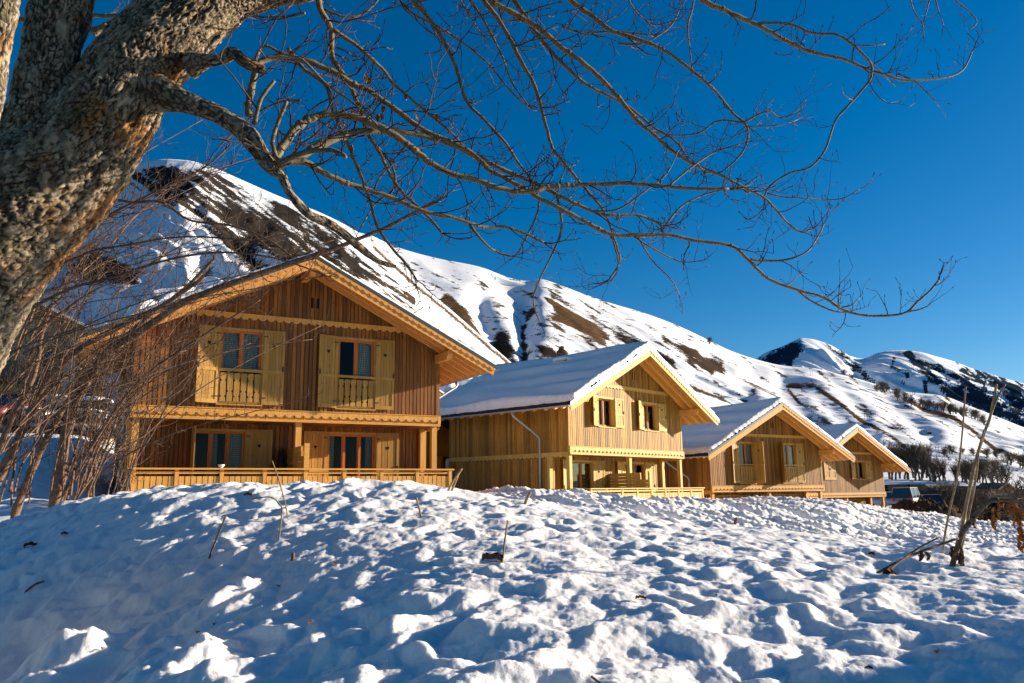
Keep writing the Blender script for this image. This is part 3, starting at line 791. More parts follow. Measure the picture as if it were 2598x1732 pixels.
        rl.box(a0, a1, -.03, -.002, zr_ - .29, zr_ - .24); rl.box(a0, a1, -.03, -.002, zr_ - .95, zr_ - .9)
    nb = 8
    PF = lambda a, o, z: (a, yr - o, z)
    for i in range(nb):
        a0 = -hw + W * i / nb; a1 = a0 + W / nb
        side_board(PF, a0 + .055, a1 - .055, i)
    for i in range(nb + 1):
        a0 = -hw + W * i / nb; a0 = min(max(a0, -hw + .05), hw - .05)
        rl.box(a0 - .05, a0 + .05, -.045, .045, -.3, zr_ - .03)
    rl.box(-hw + .1, hw - .1, -.025, .03, zr_ - .14, zr_ - .08)
    for sgn in (-1, 1):
        PS = (lambda a, o, z, s=sgn: (s * (hw - .05 + o), a, z))
        side_board(PS, yr + .06, wy - .5, 9)
        rl.box(yr + .05, wy - .2, -.02, .025, zr_ - .14, zr_ - .08)
        rl.box(wy - .4, wy - .3, -.04, .04, -.2, zr_ - .03)
    rl.T = None
    ro = rl.build('railing', mats['post'], root)
    hr = MB(); hr.box(-hw - .06, hw + .06, yr - .1, yr + .1, zr_ - .032, zr_ + .012)
    for sgn in (-1, 1): hr.box(min(sgn * hw - .1, sgn * hw + .06) if sgn > 0 else -hw - .06, hw + .06 if sgn > 0 else -hw + .1, yr + .1, wy - .25, zr_ - .031, zr_ + .011)
    hr.build('handrail', mats['rail'], ro)
    # ---- side and rear walls
    for sgn in (-1, 1):
        P = (lambda a, o, z, s=sgn: (s * (hw + o), a, z + H0))
        s_ = MB(); planks(s_, .0, L, lambda y: -.0 , lambda y: zt(hw) - .24, P=P, seed=seed + 5 + sgn, gap=.02, th=.016, pitch=.13)
        planks(s_, wy, L, lambda y: -3.3, lambda y: -.16, P=P, seed=seed + 8 + sgn, gap=.02, th=.016, pitch=.13)
        backing(s_, .0, L, lambda y: -.02, lambda y: zt(hw) - .2, [], P); backing(s_, wy - .02, L, lambda y: -3.3, lambda y: -.03, [], P)
        s_.build('side_wall', mats['wall'], root)
        f = MB(); scallop(f, .0, L, .06, -.13, .018, .045, P, .25, .04, .02); f.build('side_frieze', mats['rail'], root)
    rw = MB(); rw.prism([(-hw, H0 - 3.3), (hw, H0 - 3.3), (hw, H0 + zt(hw) - .15), (0, H0 + ZR - .15), (-hw, H0 + zt(hw) - .15)], L - .05, L); rw.build('rear_wall', mats['wall'], root)
    # ---- roof: covering, soffit boards
    y0, y1 = -OV, Lb
    rf = MB(U)
    for s in (-1, 1):
        rf.hexa([(s * .0, y0 - .015, ZR - .075), (s * xe, y0 - .015, ZE - .075), (s * xe, y1, ZE - .075), (0, y1, ZR - .075), (0, y0 - .015, ZR), (s * xe, y0 - .015, ZE), (s * xe, y1, ZE), (0, y1, ZR)][::1], 0)
        for z_ in ():
            pass
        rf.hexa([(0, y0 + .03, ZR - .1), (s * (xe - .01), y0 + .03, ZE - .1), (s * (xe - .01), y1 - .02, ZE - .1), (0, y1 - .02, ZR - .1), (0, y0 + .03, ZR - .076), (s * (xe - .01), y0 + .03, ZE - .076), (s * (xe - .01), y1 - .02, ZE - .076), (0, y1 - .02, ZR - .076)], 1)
        rf.hexa([(s * .01, y0 - .03, ZR - .09), (s * (xe + .01), y0 - .03, ZE - .09), (s * (xe + .01), y0 - .0155, ZE - .09), (s * .01, y0 - .0155, ZR - .09), (0, y0 - .03, ZR + .035), (s * (xe + .01), y0 - .03, ZE + .035), (s * (xe + .01), y0 - .0155, ZE + .035), (0, y0 - .0155, ZR + .035)], 2)
    rfo = rf.build('roof', [M['tile'], mats['soffit'], M[flash]], root)
    # ---- fascia boards with scalloped overlay, rafters, purlins
    for s in (-1, 1):
        f = MB(U); e = xe - .0
        zl = lambda x: ZR - sl * x
        f.hexa([(0, y0 + .002, ZR - .37), (s * (e - .06), y0 + .002, zl(e) - .31 + .0), (s * (e - .06), y0 + .03, zl(e) - .31), (0, y0 + .03, ZR - .37), (0, y0 + .002, ZR - .092), (s * (e + .005), y0 + .002, zl(e) - .092), (s * (e + .005), y0 + .03, zl(e) - .092), (0, y0 + .03, ZR - .092)])
        PO = (lambda a, o, z, s=s: (s * a * cs + s * z * sl * cs * 0, y0 - o, ZR - sl * a * cs + z + H0))
        scallop(f, .02, e / cs, -.085, -.185, -.002, .026, PO, .225, .034, .022)
        f.build('fascia_board', mats['beam'], root)
        k = 0; yy = y0 + .03
        ysr = [y0 + .05, y0 + .5, y0 + .92] + [.12 + .62 * j for j in range(int((Lb - .3) / .62))]
        for yv in ysr:
            r_ = MB(U); w_ = .1 if yv > y0 + .06 else .07
            xa, xb = .05, xe - (.03 if yv < y0 + .06 else .12)
            r_.hexa([(s * xa, yv, zl(xa) - .27), (s * (xb - .08), yv, zl(xb) - .24), (s * (xb - .08), yv + w_, zl(xb) - .24), (s * xa, yv + w_, zl(xa) - .27), (s * xa, yv, zl(xa) - .101), (s * xb, yv, zl(xb) - .101), (s * xb, yv + w_, zl(xb) - .101), (s * xa, yv + w_, zl(xa) - .101)])
            r_.build('rafter', mats['beam'], root)
        p = MB(U); xp = s * (hw - .06); zp = zl(hw - .06) - .3; ya = y0 + .22
        p.add([(xp - .085, ya + .0, zp - .1), (xp + .085, ya, zp - .1), (xp - .085, ya + .1, zp - .26), (xp + .085, ya + .1, zp - .26), (xp - .085, 1.1, zp - .26), (xp + .085, 1.1, zp - .26), (xp - .085, 1.1, zp), (xp + .085, 1.1, zp), (xp - .085, ya, zp), (xp + .085, ya, zp)],
              [(0, 1, 9, 8), (2, 3, 1, 0), (4, 5, 3, 2), (6, 7, 5, 4), (8, 9, 7, 6), (0, 8, 6, 4, 2), (1, 3, 5, 7, 9)])
        p.build('purlin', mats['beam'], root)
        # gutter and downpipe
        gt = MB(U); xg_ = s * (xe + .055); r = .062; zg = ZE - .085; m = 8
        vs = []; 
        for yv in (y0 - .02, y1):
            vs += [(xg_ + r * math.cos(math.pi + math.pi * i / m), yv, zg + r * math.sin(math.pi + math.pi * i / m)) for i in range(m + 1)]
            vs += [(xg_ + (r - .006) * math.cos(2 * math.pi - math.pi * i / m), yv, zg + .004 + (r - .006) * math.sin(2 * math.pi - math.pi * i / m)) for i in range(m + 1)]
        c_ = 2 * (m + 1); gt.add(vs, [(i, (i + 1) % c_, (i + 1) % c_ + c_, i + c_) for i in range(c_)] + [tuple(range(c_)), tuple(range(2 * c_ - 1, c_ - 1, -1))])
        yv = y0 + .3
        while yv < y1: gt.box(xg_ - .07, xg_ + .07, yv, yv + .022, zg + .0, zg + .012); yv += .62
        gt.build('gutter', M['zinc'], root)
        if s < 0 or kind == 'A':
            dp = MB(U); yd = 1.5; xw = s * (hw + .09)
            dp.tube([(xg_, yd + .25, zg - .05), (xg_, yd + .25, zg - .17), (xg_ - s * .06, yd + .22, zg - .25), (xw + s * .08, yd + .02, zg - 1.0), (xw, yd, zg - 1.1), (xw, yd, zg - 1.25), (xw, yd, -3.0)], .045, 10)
            for zz in (.4, -.9, -2.0): dp.tube([(xw, yd, zz), (xw, yd, zz + .035)], .055, 10)
            dp.build('downpipe', M['zinc'], root, True)
    p = MB(U); ya = y0 + .12
    p.add([(-.09, ya, ZR - .36), (.09, ya, ZR - .36), (-.09, ya, ZR - .3), (.09, ya, ZR - .3), (-.09, ya + .16, ZR - .53), (.09, ya + .16, ZR - .53), (-.09, 1, ZR - .53), (.09, 1, ZR - .53), (-.09, 1, ZR - .3), (.09, 1, ZR - .3)],
          [(0, 1, 3, 2), (0, 4, 5, 1), (4, 6, 7, 5), (6, 8, 9, 7), (2, 3, 9, 8), (0, 2, 8, 6, 4), (1, 5, 7, 9, 3)])
    p.build('ridge_beam', mats['beam'], root)
    # ---- snow lying on both slopes
    for s in (-1, 1):
        Ls = xe / cs; q = np.concatenate([np.linspace(0, Ls - .5, 70), np.linspace(Ls - .5, Ls - .1, 50)[1:]]); yv = np.concatenate([np.linspace(y0 + .0, y0 + .5, 42), np.linspace(y0 + .5, y1, 90)[1:]])
        Q, Y = np.meshgrid(q, yv)
        sx = seed * 3.1 + s
        eave = .17 + .08 * perlin(Y * 2.3, Y * 0 + sx, 51) + .1 * np.abs(perlin(Y * 5, Y * 0 + sx, 52))     # how far the snow has slid back from the eave
        de = (Ls - Q) - eave; df = Y - y0 + .02 * perlin(Q * 6, Q * 0 + sx, 54) + .012 * perlin(Q * 17, Q * 0, 55)
        th = snow_t * (1 + .35 * perlin(Q * .6, Y * .25 + sx, 53)) * (1.0 if s < 0 else .75)
        th = th + ((.024 if s < 0 else .01) * np.sin(Q * 2 * math.pi / 1.5 + 1.2 * perlin(Q * .5, Y * .25, 56)) * (1 + perlin(Q * .3, Y * .3, 50)) + .04 * perlin(Q * .8, Y * .16, 57)) * sm(.1, .6, df)
        th = th + .012 * fbm(Q * 6, Y * 6, 3, 58) + .018 * (1 - sm(.1, .7, df)) * fbm(Q * 11, Y * 11, 3, 59)
        edge = lambda d, w: np.sqrt(np.clip(1 - (1 - np.clip(d / w, 0, 1)) ** 2, 0, 1))
        tk = th * edge(df, .1) * edge(de, .22) * edge(y1 - Y, .2)
        tk = np.where((de < .0) | (df < .0), -.03, tk)
        X = s * Q * cs; Z = ZR - sl * Q * cs + .004 + tk / cs
        if s > 0: X, Y, Z = X[:, ::-1], Y[:, ::-1], Z[:, ::-1]
        grid_obj('roof_snow', X[:, ::-1], Y, (Z + H0)[:, ::-1], M['roof_snow'], root)
    if dish:
        d = MB(); cx, cy, cz = -hw - .3, 6.95, H0 - .24
        d.tube([(-hw, cy, cz - .1), (cx + .06, cy, cz - .1), (cx + .06, cy, cz)], .02, 6, 1)
        m = 18
        for j in range(4):
            ra, rb = .27 * j / 4 + .001, .27 * (j + 1) / 4; da, db = .5 * ra * ra, .5 * rb * rb
            vs = [(cx + r_ * math.cos(2 * math.pi * i / m) * .75, cy - dd * 1.2 - r_ * math.cos(2 * math.pi * i / m) * .3 * -1, cz + r_ * math.sin(2 * math.pi * i / m)) for r_, dd in ((ra, -da), (rb, -db)) for i in range(m)]
            d.add(vs, [(i, (i + 1) % m, (i + 1) % m + m, i + m) for i in range(m)])
        d.build('satellite_dish', [plain('pale_dish', (.5, .5, .5), .5, .3), M['zinc']], root, True)
    return root

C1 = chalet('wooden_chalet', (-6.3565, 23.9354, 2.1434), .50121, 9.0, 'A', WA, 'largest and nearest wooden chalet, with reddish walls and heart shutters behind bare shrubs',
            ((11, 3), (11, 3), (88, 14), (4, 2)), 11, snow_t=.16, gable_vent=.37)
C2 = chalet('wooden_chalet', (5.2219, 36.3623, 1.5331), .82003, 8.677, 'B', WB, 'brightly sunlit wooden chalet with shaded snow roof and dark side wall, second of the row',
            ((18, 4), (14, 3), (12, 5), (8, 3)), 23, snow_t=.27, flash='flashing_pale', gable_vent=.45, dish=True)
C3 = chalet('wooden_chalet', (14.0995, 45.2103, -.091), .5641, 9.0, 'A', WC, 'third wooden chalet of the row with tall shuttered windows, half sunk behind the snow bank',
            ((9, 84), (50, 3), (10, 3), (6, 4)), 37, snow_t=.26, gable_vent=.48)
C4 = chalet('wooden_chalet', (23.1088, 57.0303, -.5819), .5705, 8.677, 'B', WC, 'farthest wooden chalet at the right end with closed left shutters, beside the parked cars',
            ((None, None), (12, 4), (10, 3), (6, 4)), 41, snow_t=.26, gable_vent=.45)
for hx, sd in ((-1.72 - .618, 1), (-1.72 + .618, -1)):          # the closed pair of shutters
    shutter(C4, WC, hx, -.034, 1.2, 2.5, .612, sd, 0, .86)
C5 = chalet('wooden_chalet', (-8.9, 43.8, 3.35), .6, 8.677, 'B', WB, 'mostly hidden wooden chalet showing only its eave and gutter between the first two chalets',
            ((12, 4), (12, 4), (8, 4), (8, 4)), 53, partition=False)
# ------------------------------------------------------------------ big bare tree in the foreground
def smooth_path(pts, n=6):
    P = [Vector(p) for p in pts]; out = []
    for i in range(len(P) - 1):
        p0, p1, p2, p3 = P[max(i - 1, 0)], P[i], P[i + 1], P[min(i + 2, len(P) - 1)]
        for k in range(n):
            t = k / n
            out.append(.5 * ((2 * p1) + (p2 - p0) * t + (2 * p0 - 5 * p1 + 4 * p2 - p3) * t * t + (3 * p1 - p0 - 3 * p2 + p3) * t ** 3))
    return out + [P[-1]]

def limb(name, ctrl, parent, nring=220, nlen=420, seed=1, bark=1.0, burls=(), amp=.022):
    """thick limb: ctrl = (D-u, D-v, half width in D pixels, depth)"""
    pts = [atD(u, v, d) for u, v, h, d in ctrl]; rad = [h * K * d / FPX for u, v, h, d in ctrl]
    C4 = [Vector((*p, 0)) for p in pts]
    n = max(2, nlen // (len(pts) - 1)); P = smooth_path(pts, n); Rr = np.interp(np.linspace(0, len(pts) - 1, len(P)), range(len(pts)), rad)
    L = [0]; 
    for a, b in zip(P[:-1], P[1:]): L.append(L[-1] + (b - a).length)
    away = Vector((0, 1, 0)); V = np.zeros((len(P), nring, 3)); N = np.zeros_like(V)
    ang = np.linspace(0, 2 * math.pi, nring, endpoint=False)
    for i, p in enumerate(P):
        t = (P[min(i + 3, len(P) - 1)] - P[max(i - 3, 0)]).normalized(); a = (away - t * away.dot(t)).normalized(); b = t.cross(a)
        N[i] = np.cos(ang)[:, None] * np.array(a) + np.sin(ang)[:, None] * np.array(b); V[i] = np.array(p) + N[i] * Rr[i]
    S = np.array(L)[:, None] * np.ones((1, nring)); A = ang[None, :] * Rr.mean()
    w1 = .03 * fbm(A * 9, S * 7, 4, seed); w2 = .05 * fbm(A * 9 + 5, S * 7, 4, seed + 1)
    f1, f2 = worley((A + w1) / .021, (S + w2 + .3 * A) / .05, seed + 2); cr = f2 - f1
    brk = sm(-1.1, -.2, fbm(A * 10, S * 6, 3, seed + 6))                       # cracks open only here and there
    fis = sm(.56, .8, ridged(A * 11 + .5 * perlin(A * 5, S * 5, seed + 8), S * 3.2, 3, seed + 3))
    plate = sm(.0, .35, cr + .5 * (1 - brk)); tone = (.5 + .5 * perlin((A + w1) / .021, (S + w2 + .3 * A) / .05, seed + 11))
    disp = bark * (.0095 * plate * (.4 + tone) - .011 * fis + .007 * fbm(A * 20, S * 11, 5, seed + 4) + .004 * perlin(A * 70, S * 50, seed + 7)) + amp * fbm(A * 2.2, S * 1.6, 3, seed + 5)
    for (bu, bv, bd, br, bh) in burls:
        c = np.array(atD(bu, bv, bd)); d = np.linalg.norm(V - c, axis=2); disp = disp + bh * np.exp(-(d / br) ** 2)
    V = V + N * disp[..., None]
    crack = np.minimum(cr + .6 * (1 - brk), 1 - fis)
    return grid_obj(name, V[..., 0], V[..., 1], V[..., 2], M['bark'], parent, {'crack': crack, 'tone': np.clip(tone, 0, 1)}, True, True)

tree = empty('bare_tree', atD(-420, 1300, 4.5), 0, 'huge leaning tree with rough sunlit bark and bare limbs reaching over the picture', 'tree')
TINV = Matrix.Translation(-Vector(tree.location))
def local_to(o, root):
    o.parent = root; o.matrix_parent_inverse = Matrix.Translation(-Vector(root.location)); return o
local_to(limb('trunk', [(-430, 1330, 235, 4.5), (-260, 900, 195, 4.5), (-120, 665, 172, 4.45), (0, 515, 158, 4.4), (130, 395, 142, 4.4), (240, 265, 114, 4.4), (325, 150, 102, 4.42), (412, 52, 98, 4.45), (508, -30, 90, 4.5), (620, -62, 76, 4.55), (720, -70, 60, 4.6), (900, -190, 52, 4.8)],
              None, 260, 560, 3, 1.0, ((395, 262, 4.2, .10, .085), (345, 225, 4.15, .09, .05), (330, 300, 4.2, .12, .05), (480, 130, 4.3, .06, .05))), tree)
local_to(limb('limb', [(10, 480, 92, 4.34), (55, 370, 76, 4.3), (88, 260, 68, 4.27), (110, 150, 67, 4.26), (140, 20, 68, 4.27), (172, -120, 66, 4.28)], None, 200, 300, 9, .85), tree)
local_to(limb('limb', [(-62, 330, 38, 3.3), (-44, 250, 38, 3.3), (-24, 165, 38, 3.3), (-6, 90, 33, 3.3), (9, 10, 30, 3.3), (28, -80, 28, 3.3)], None, 120, 160, 15, .5, ((2, 200, 3.25, .05, .035),)), tree)
local_to(limb('limb', [(300, 195, 60, 4.36), (360, 212, 46, 4.34), (424, 234, 25, 4.32), (470, 250, 21, 4.32), (505, 264, 20, 4.33), (545, 290, 21, 4.34), (572, 312, 24, 4.35), (596, 347, 20, 4.36), (615, 375, 18, 4.37), (624, 388, 13, 4.38), (646, 402, 11, 4.4), (667, 444, 8, 4.45), (711, 493, 8.5, 4.55), (768, 521, 8, 4.7), (855, 591, 7, 4.95), (908, 612, 4, 5.1)],
              None, 72, 320, 21, .35, ((565, 268, 4.35, .035, .02), (622, 378, 4.33, .03, .018)), .008), tree)
local_to(limb('limb', [(440, 150, 34, 4.36), (477, 140, 19, 4.33), (500, 140, 15, 4.32), (520, 130, 17, 4.31), (537, 120, 15, 4.3), (560, 140, 15, 4.3), (585, 152, 13, 4.32), (608, 160, 9, 4.34)], None, 60, 140, 27, .3, ((520, 128, 4.3, .03, .02),), .012), tree)

TW = [0]
def twig(mb, p, d, L, r, lvl, up=.10, jit=.35, n=5, gravity=None):
    pts = [Vector(p)]; d = d.normalized(); seg = L / n
    for i in range(n):
        d = (d + Vector((random.uniform(-jit, jit), random.uniform(-jit, jit) * .7, random.uniform(-jit, jit) + up))).normalized()
        pts.append(pts[-1] + d * seg * random.uniform(.8, 1.2))
        if lvl > 0 and random.random() < .62:
            s = d.orthogonal().normalized(); s = Matrix.Rotation(random.uniform(0, 6.28), 3, d) @ s
            twig(mb, pts[-1], d * .7 + s * .9 + Vector((0, 0, .25)), L * random.uniform(.22, .5), r * .68, lvl - 1, up, jit * 1.1, 4)
    mb.tube(pts, [r * (1 - .62 * i / n) for i in range(n + 1)], 4 if r > .004 else 3, 0, False)
    if lvl == 0 and r < .006: 
        mb.tube([pts[-1], pts[-1] + d * .012, pts[-1] + d * .028], [r * .7, r * 1.1, r * .2], 4, 0, False)

def branch(ctrl, d0, d1, h0, h1, tw=1.0, sub=None, lvl=1, name='branch', mat='branch', root=None, tl=(.15, .5), smallest=.0023, fork=True, start=.06, n=7):
    """branch traced through D pixels, depth running d0..d1, half width h0..h1 in D pixels"""
    m = len(ctrl); cum = [0]
    for a, b in zip(ctrl[:-1], ctrl[1:]): cum.append(cum[-1] + math.hypot(b[0] - a[0], b[1] - a[1]))
    pts = []; rad = []
    ph = random.uniform(0, 6)
    for (u, v), c in zip(ctrl, cum):
        f = c / cum[-1]; d = d0 + (d1 - d0) * f + .05 * math.sin(ph + f * 9) * f
        pts.append(atD(u, v, d)); rad.append((h0 + (h1 - h0) * f ** .8) * K * d / FPX)
    P = smooth_path(pts, 5); Rr = np.interp(np.linspace(0, m - 1, len(P)), range(m), rad)
    P = [p + Vector((random.gauss(0, .1), random.gauss(0, .1), random.gauss(0, .1))) * float(r) for p, r in zip(P, Rr)]
    Rr = [float(r) * random.uniform(.93, 1.1) for r in Rr]
    b = MB(); b.tube(P, Rr, n)
    for i in range(2, len(P) - 1):                    # knots and bud scars
        if random.random() < .1: b.ball(P[i], Rr[i] * 1.25, Rr[i] * 1.2, Rr[i] * 1.2, 7, 5)
    o = local_to(b.build(name, M[mat], None, True), root or tree)
    t = MB(); total = sum((b_ - a_).length for a_, b_ in zip(P[:-1], P[1:])); k = int(total * 9.0 * tw)
    for j in range(k):
        f = start + (1 - start) * (j + random.random()) / max(1, k); i = min(len(P) - 2, int(f * (len(P) - 1)))
        d = (P[i + 1] - P[i]).normalized(); s = Matrix.Rotation(random.uniform(0, 6.28), 3, d) @ d.orthogonal().normalized()
        L = random.uniform(*tl) * (1.15 - .5 * f)
        twig(t, P[i], d * random.uniform(.3, 1.0) + s + Vector((0, 0, .2)), L, max(smallest, min(.006, Rr[i] * .45)), lvl, .12)
    if fork: 
        d = (P[-1] - P[-3]).normalized()
        for _ in range(2): twig(t, P[-1], d + Vector((random.uniform(-.5, .5), random.uniform(-.4, .4), random.uniform(-.2, .6))), random.uniform(.12, .3), max(smallest, Rr[-1] * .7), lvl, .12)
    if t.v:
        q = t.build('twigs', M['twig'], None); q.parent = o; q['kind'] = 'stuff'
    return o

B = branch
B([(622, 380), (640, 350), (680, 295), (724, 267), (764, 261), (825, 271), (886, 299), (946, 339), (987, 372), (1035, 398), (1088, 412), (1148, 432), (1209, 440), (1269, 428), (1330, 424), (1431, 420), (1498, 425), (1581, 432), (1674, 434)], 4.38, 5.6, 11, 4, .8)
B([(620, 382), (680, 365), (724, 339), (785, 313), (857, 299), (966, 309), (1047, 335), (1128, 376), (1209, 412), (1282, 448), (1330, 471), (1391, 493), (1463, 493), (1524, 517)], 4.38, 5.7, 11, 3, .9)
B([(640, 375), (700, 350), (760, 345), (795, 360)], 4.36, 4.3, 8, 5, .6, fork=False)
B([(571, 262), (573, 225), (580, 190), (598, 143), (646, 131), (707, 141), (767, 166), (814, 194), (845, 206), (906, 250), (974, 299), (1047, 331), (1088, 355), (1128, 392), (1189, 424), (1249, 460), (1330, 501), (1403, 537), (1471, 539), (1538, 539), (1596, 552), (1679, 564), (1718, 596), (1763, 638), (1831, 665), (1890, 682), (1929, 707), (1964, 720), (2013, 725), (2077, 719), (2106, 694), (2136, 667), (2156, 644)], 4.35, 6.3, 9, 2.3, .5)
B([(1718, 596), (1794, 598), (1850, 580), (1878, 545), (1892, 515)], 5.9, 6.2, 3.5, 1.6, .8)
B([(1831, 665), (1862, 690), (1915, 714), (1950, 716)], 6.05, 6.1, 2.6, 1.6, .5)
B([(1929, 707), (1926, 690), (1928, 664)], 6.1, 6.1, 2, 1.2, .4, lvl=0); B([(1930, 706), (1956, 700), (1974, 684)], 6.1, 6.1, 2, 1.2, .4, lvl=0); B([(2085, 716), (2112, 710), (2132, 702)], 6.2, 6.25, 2, 1.2, .4, lvl=0)
B([(640, 372), (626, 330), (635, 290), (658, 232)], 4.35, 4.3, 6, 4.5, .5, fork=False); B([(583, 285), (600, 225), (630, 185)], 4.33, 4.25, 6, 4.5, .5, fork=False)
B([(586, 140), (606, 105), (646, 121), (695, 137), (747, 190), (814, 238), (870, 290)], 4.3, 4.6, 4.5, 2, 1.2)
B([(660, 372), (700, 372), (727, 388), (785, 416), (845, 436), (906, 456), (974, 485), (1047, 501), (1108, 521), (1160, 521), (1209, 537), (1249, 557)], 4.38, 5.2, 8.5, 3, 1.0)
B([(1079, 515), (1112, 557), (1148, 582), (1174, 588)], 4.95, 5.05, 4, 2, .5)
B([(728, -60), (734, 16), (760, 65), (764, 133), (801, 190), (825, 246), (845, 307), (873, 351), (898, 404), (926, 444), (950, 465), (987, 501), (1015, 535)], 4.6, 5.2, 9, 3, 1.0)
B([(762, 66), (825, 109), (878, 158), (906, 194), (966, 246), (1007, 279), (1047, 315), (1075, 350)], 4.65, 5.2, 6, 2.5, 1.3)
B([(660, 110), (700, 160), (748, 194), (764, 250), (793, 315), (825, 396), (849, 457), (865, 517), (898, 566), (926, 598), (950, 630)], 4.6, 5.0, 5.5, 3, 1.0)
B([(930, -60), (950, 0), (987, 44), (1019, 93), (1047, 154), (1071, 230), (1108, 271), (1160, 327), (1189, 372), (1217, 408), (1237, 457), (1230, 500), (1200, 560)], 4.9, 5.3, 7, 2, .7)
B([(900, -40), (918, 0), (950, 32), (1007, 61), (1067, 101), (1120, 145), (1160, 194), (1189, 226), (1217, 246)], 5.0, 5.5, 4.2, 1.8, 1.1)
B([(1085, -50), (1112, 0), (1148, 48), (1176, 97), (1197, 141), (1225, 190), (1241, 238), (1253, 283), (1269, 339), (1298, 376), (1330, 416), (1358, 448), (1387, 485), (1407, 537), (1423, 598), (1400, 640)], 5.0, 5.6, 7, 2, .8)
B([(1060, -40), (1080, 0), (1112, 48), (1144, 109), (1160, 145), (1176, 190), (1213, 242)], 5.1, 5.4, 4.2, 1.8, 1.4)
B([(1070, -40), (1124, 0), (1168, 24), (1205, 44), (1245, 69), (1290, 109), (1330, 137), (1378, 178), (1419, 222), (1463, 275), (1507, 314), (1547, 348), (1596, 378), (1655, 402), (1704, 427), (1753, 452), (1782, 481), (1812, 515), (1841, 533), (1858, 528)], 5.0, 6.2, 9, 2.2, .7)
B([(1763, 444), (1800, 452), (1841, 454), (1900, 459), (1939, 454), (1974, 434)], 5.95, 6.2, 2.2, 1.2, .9, lvl=0)
B([(1150, -50), (1180, 0), (1209, 40), (1233, 77), (1269, 121), (1310, 162), (1354, 198), (1411, 226), (1451, 250), (1498, 290), (1537, 314), (1561, 334), (1576, 358)], 5.2, 5.9, 6.5, 2.5, .9)
B([(1270, -40), (1310, 0), (1354, 32), (1403, 69), (1451, 85), (1522, 113), (1596, 167), (1645, 211), (1684, 260), (1709, 280), (1718, 304), (1713, 334), (1694, 363), (1660, 393)], 5.4, 6.2, 7.5, 2, .9)
B([(1709, 282), (1650, 277), (1605, 305), (1547, 310), (1490, 300)], 6.0, 6.1, 2.6, 1.4, 1.2); B([(1709, 280), (1763, 255), (1792, 270), (1836, 258)], 6.0, 6.1, 2.4, 1.3, 1.6); B([(1718, 290), (1792, 287), (1831, 275)], 6.0, 6.15, 2, 1.1, 1.2)
B([(1560, -50), (1615, 0), (1669, 25), (1723, 49), (1772, 74), (1821, 101), (1880, 123), (1939, 135), (1978, 152), (2013, 164), (2072, 182), (2136, 182), (2185, 174), (2214, 157), (2232, 120)], 5.6, 6.6, 8, 1.8, .55)
B([(1740, 55), (1763, 52), (1817, 56), (1866, 76), (1920, 79), (1959, 103), (1998, 142), (2002, 167), (1996, 186), (1959, 231), (1920, 275), (1895, 344), (1861, 383), (1812, 398), (1768, 427), (1756, 452)], 5.9, 6.2, 3.6, 2.2, .5)
B([(2062, 169), (2101, 187), (2140, 223)], 6.4, 6.4, 2.2, 1.2, .8, lvl=0); B([(1959, 103), (2000, 104), (2032, 101)], 6.15, 6.2, 2.0, 1.6, .3, lvl=0, fork=False)
B([(2080, -40), (2091, 0), (2101, 29), (2118, 54), (2121, 83)], 6.2, 6.2, 2.2, 1.2, 1.2, lvl=0); B([(2140, -30), (2135, 0), (2121, 49)], 6.2, 6.2, 2, 1.2, 1, lvl=0); B([(2145, -20), (2150, 5), (2167, 59)], 6.2, 6.2, 2, 1.2, 1, lvl=0); B([(2180, -20), (2194, 0), (2229, 29), (2243, 52), (2224, 69)], 6.3, 6.3, 2, 1.2, .6, lvl=0)
B([(1600, -40), (1590, 20), (1580, 60), (1584, 110), (1590, 160)], 5.9, 6.0, 2.6, 1.6, 1.4); B([(1430, -40), (1455, 20), (1500, 55), (1540, 50)], 5.6, 5.8, 2.6, 1.5, 2)
B([(1420, 100), (1480, 98), (1540, 60), (1560, 20)], 5.7, 5.8, 2.6, 1.5, 1.6); B([(1040, -30), (1075, 30), (1100, 70), (1120, 90)], 5.3, 5.4, 3, 1.5, 1.8); B([(1290, 60), (1340, 75), (1420, 72), (1500, 82)], 5.5, 5.8, 3.4, 2, 1.5)
B([(210, 70), (240, 60), (280, 40), (310, 44)], 5.2, 5.2, 8, 6, .4, fork=False); B([(215, 80), (235, 68), (260, 55), (300, 50)], 5.3, 5.4, 5, 5, .6); B([(40, 45), (130, 38), (220, 36), (320, 34)], 5.6, 5.6, 6, 5, .4)
B([(700, 30), (640, 40), (560, 38), (480, 60)], 5.2, 5.6, 4, 1.5, 1.6); B([(740, 20), (800, 40), (850, 20), (880, -20)], 5, 5.2, 4, 2, 1.8); B([(690, 230), (640, 235), (590, 260), (540, 300), (500, 340)], 4.8, 5.2, 3, 1.5, 1.8)
B([(860, 330), (900, 380), (905, 430), (860, 470), (830, 520)], 5.0, 5.2, 3.4, 1.6, 1.4); B([(640, 300), (690, 330), (740, 320), (800, 290)], 4.5, 4.8, 3, 1.5, 2)
B([(1280, 455), (1290, 520), (1270, 580), (1240, 640), (1225, 690), (1240, 740)], 5.4, 5.6, 3.2, 1.4, .7); B([(1403, 537), (1420, 600), (1408, 640), (1380, 650)], 5.45, 5.5, 2.6, 1.3, .8)
B([(1450, 540), (1500, 570), (1560, 600), (1600, 600)], 5.5, 5.6, 2.4, 1.2, .9); B([(1465, 545), (1500, 600), (1540, 640), (1560, 675)], 5.5, 5.6, 2.2, 1.2, .6)
B([(1538, 425), (1580, 390), (1640, 350), (1700, 330)], 5.5, 5.7, 2.8, 1.4, 1.2); B([(1530, 515), (1570, 470), (1640, 440), (1720, 430), (1790, 440)], 5.6, 5.8, 2.6, 1.3, 1.3); B([(1360, 485), (1420, 480), (1480, 440), (1530, 400), (1560, 340)], 5.4, 5.6, 2.6, 1.3, 1.2)

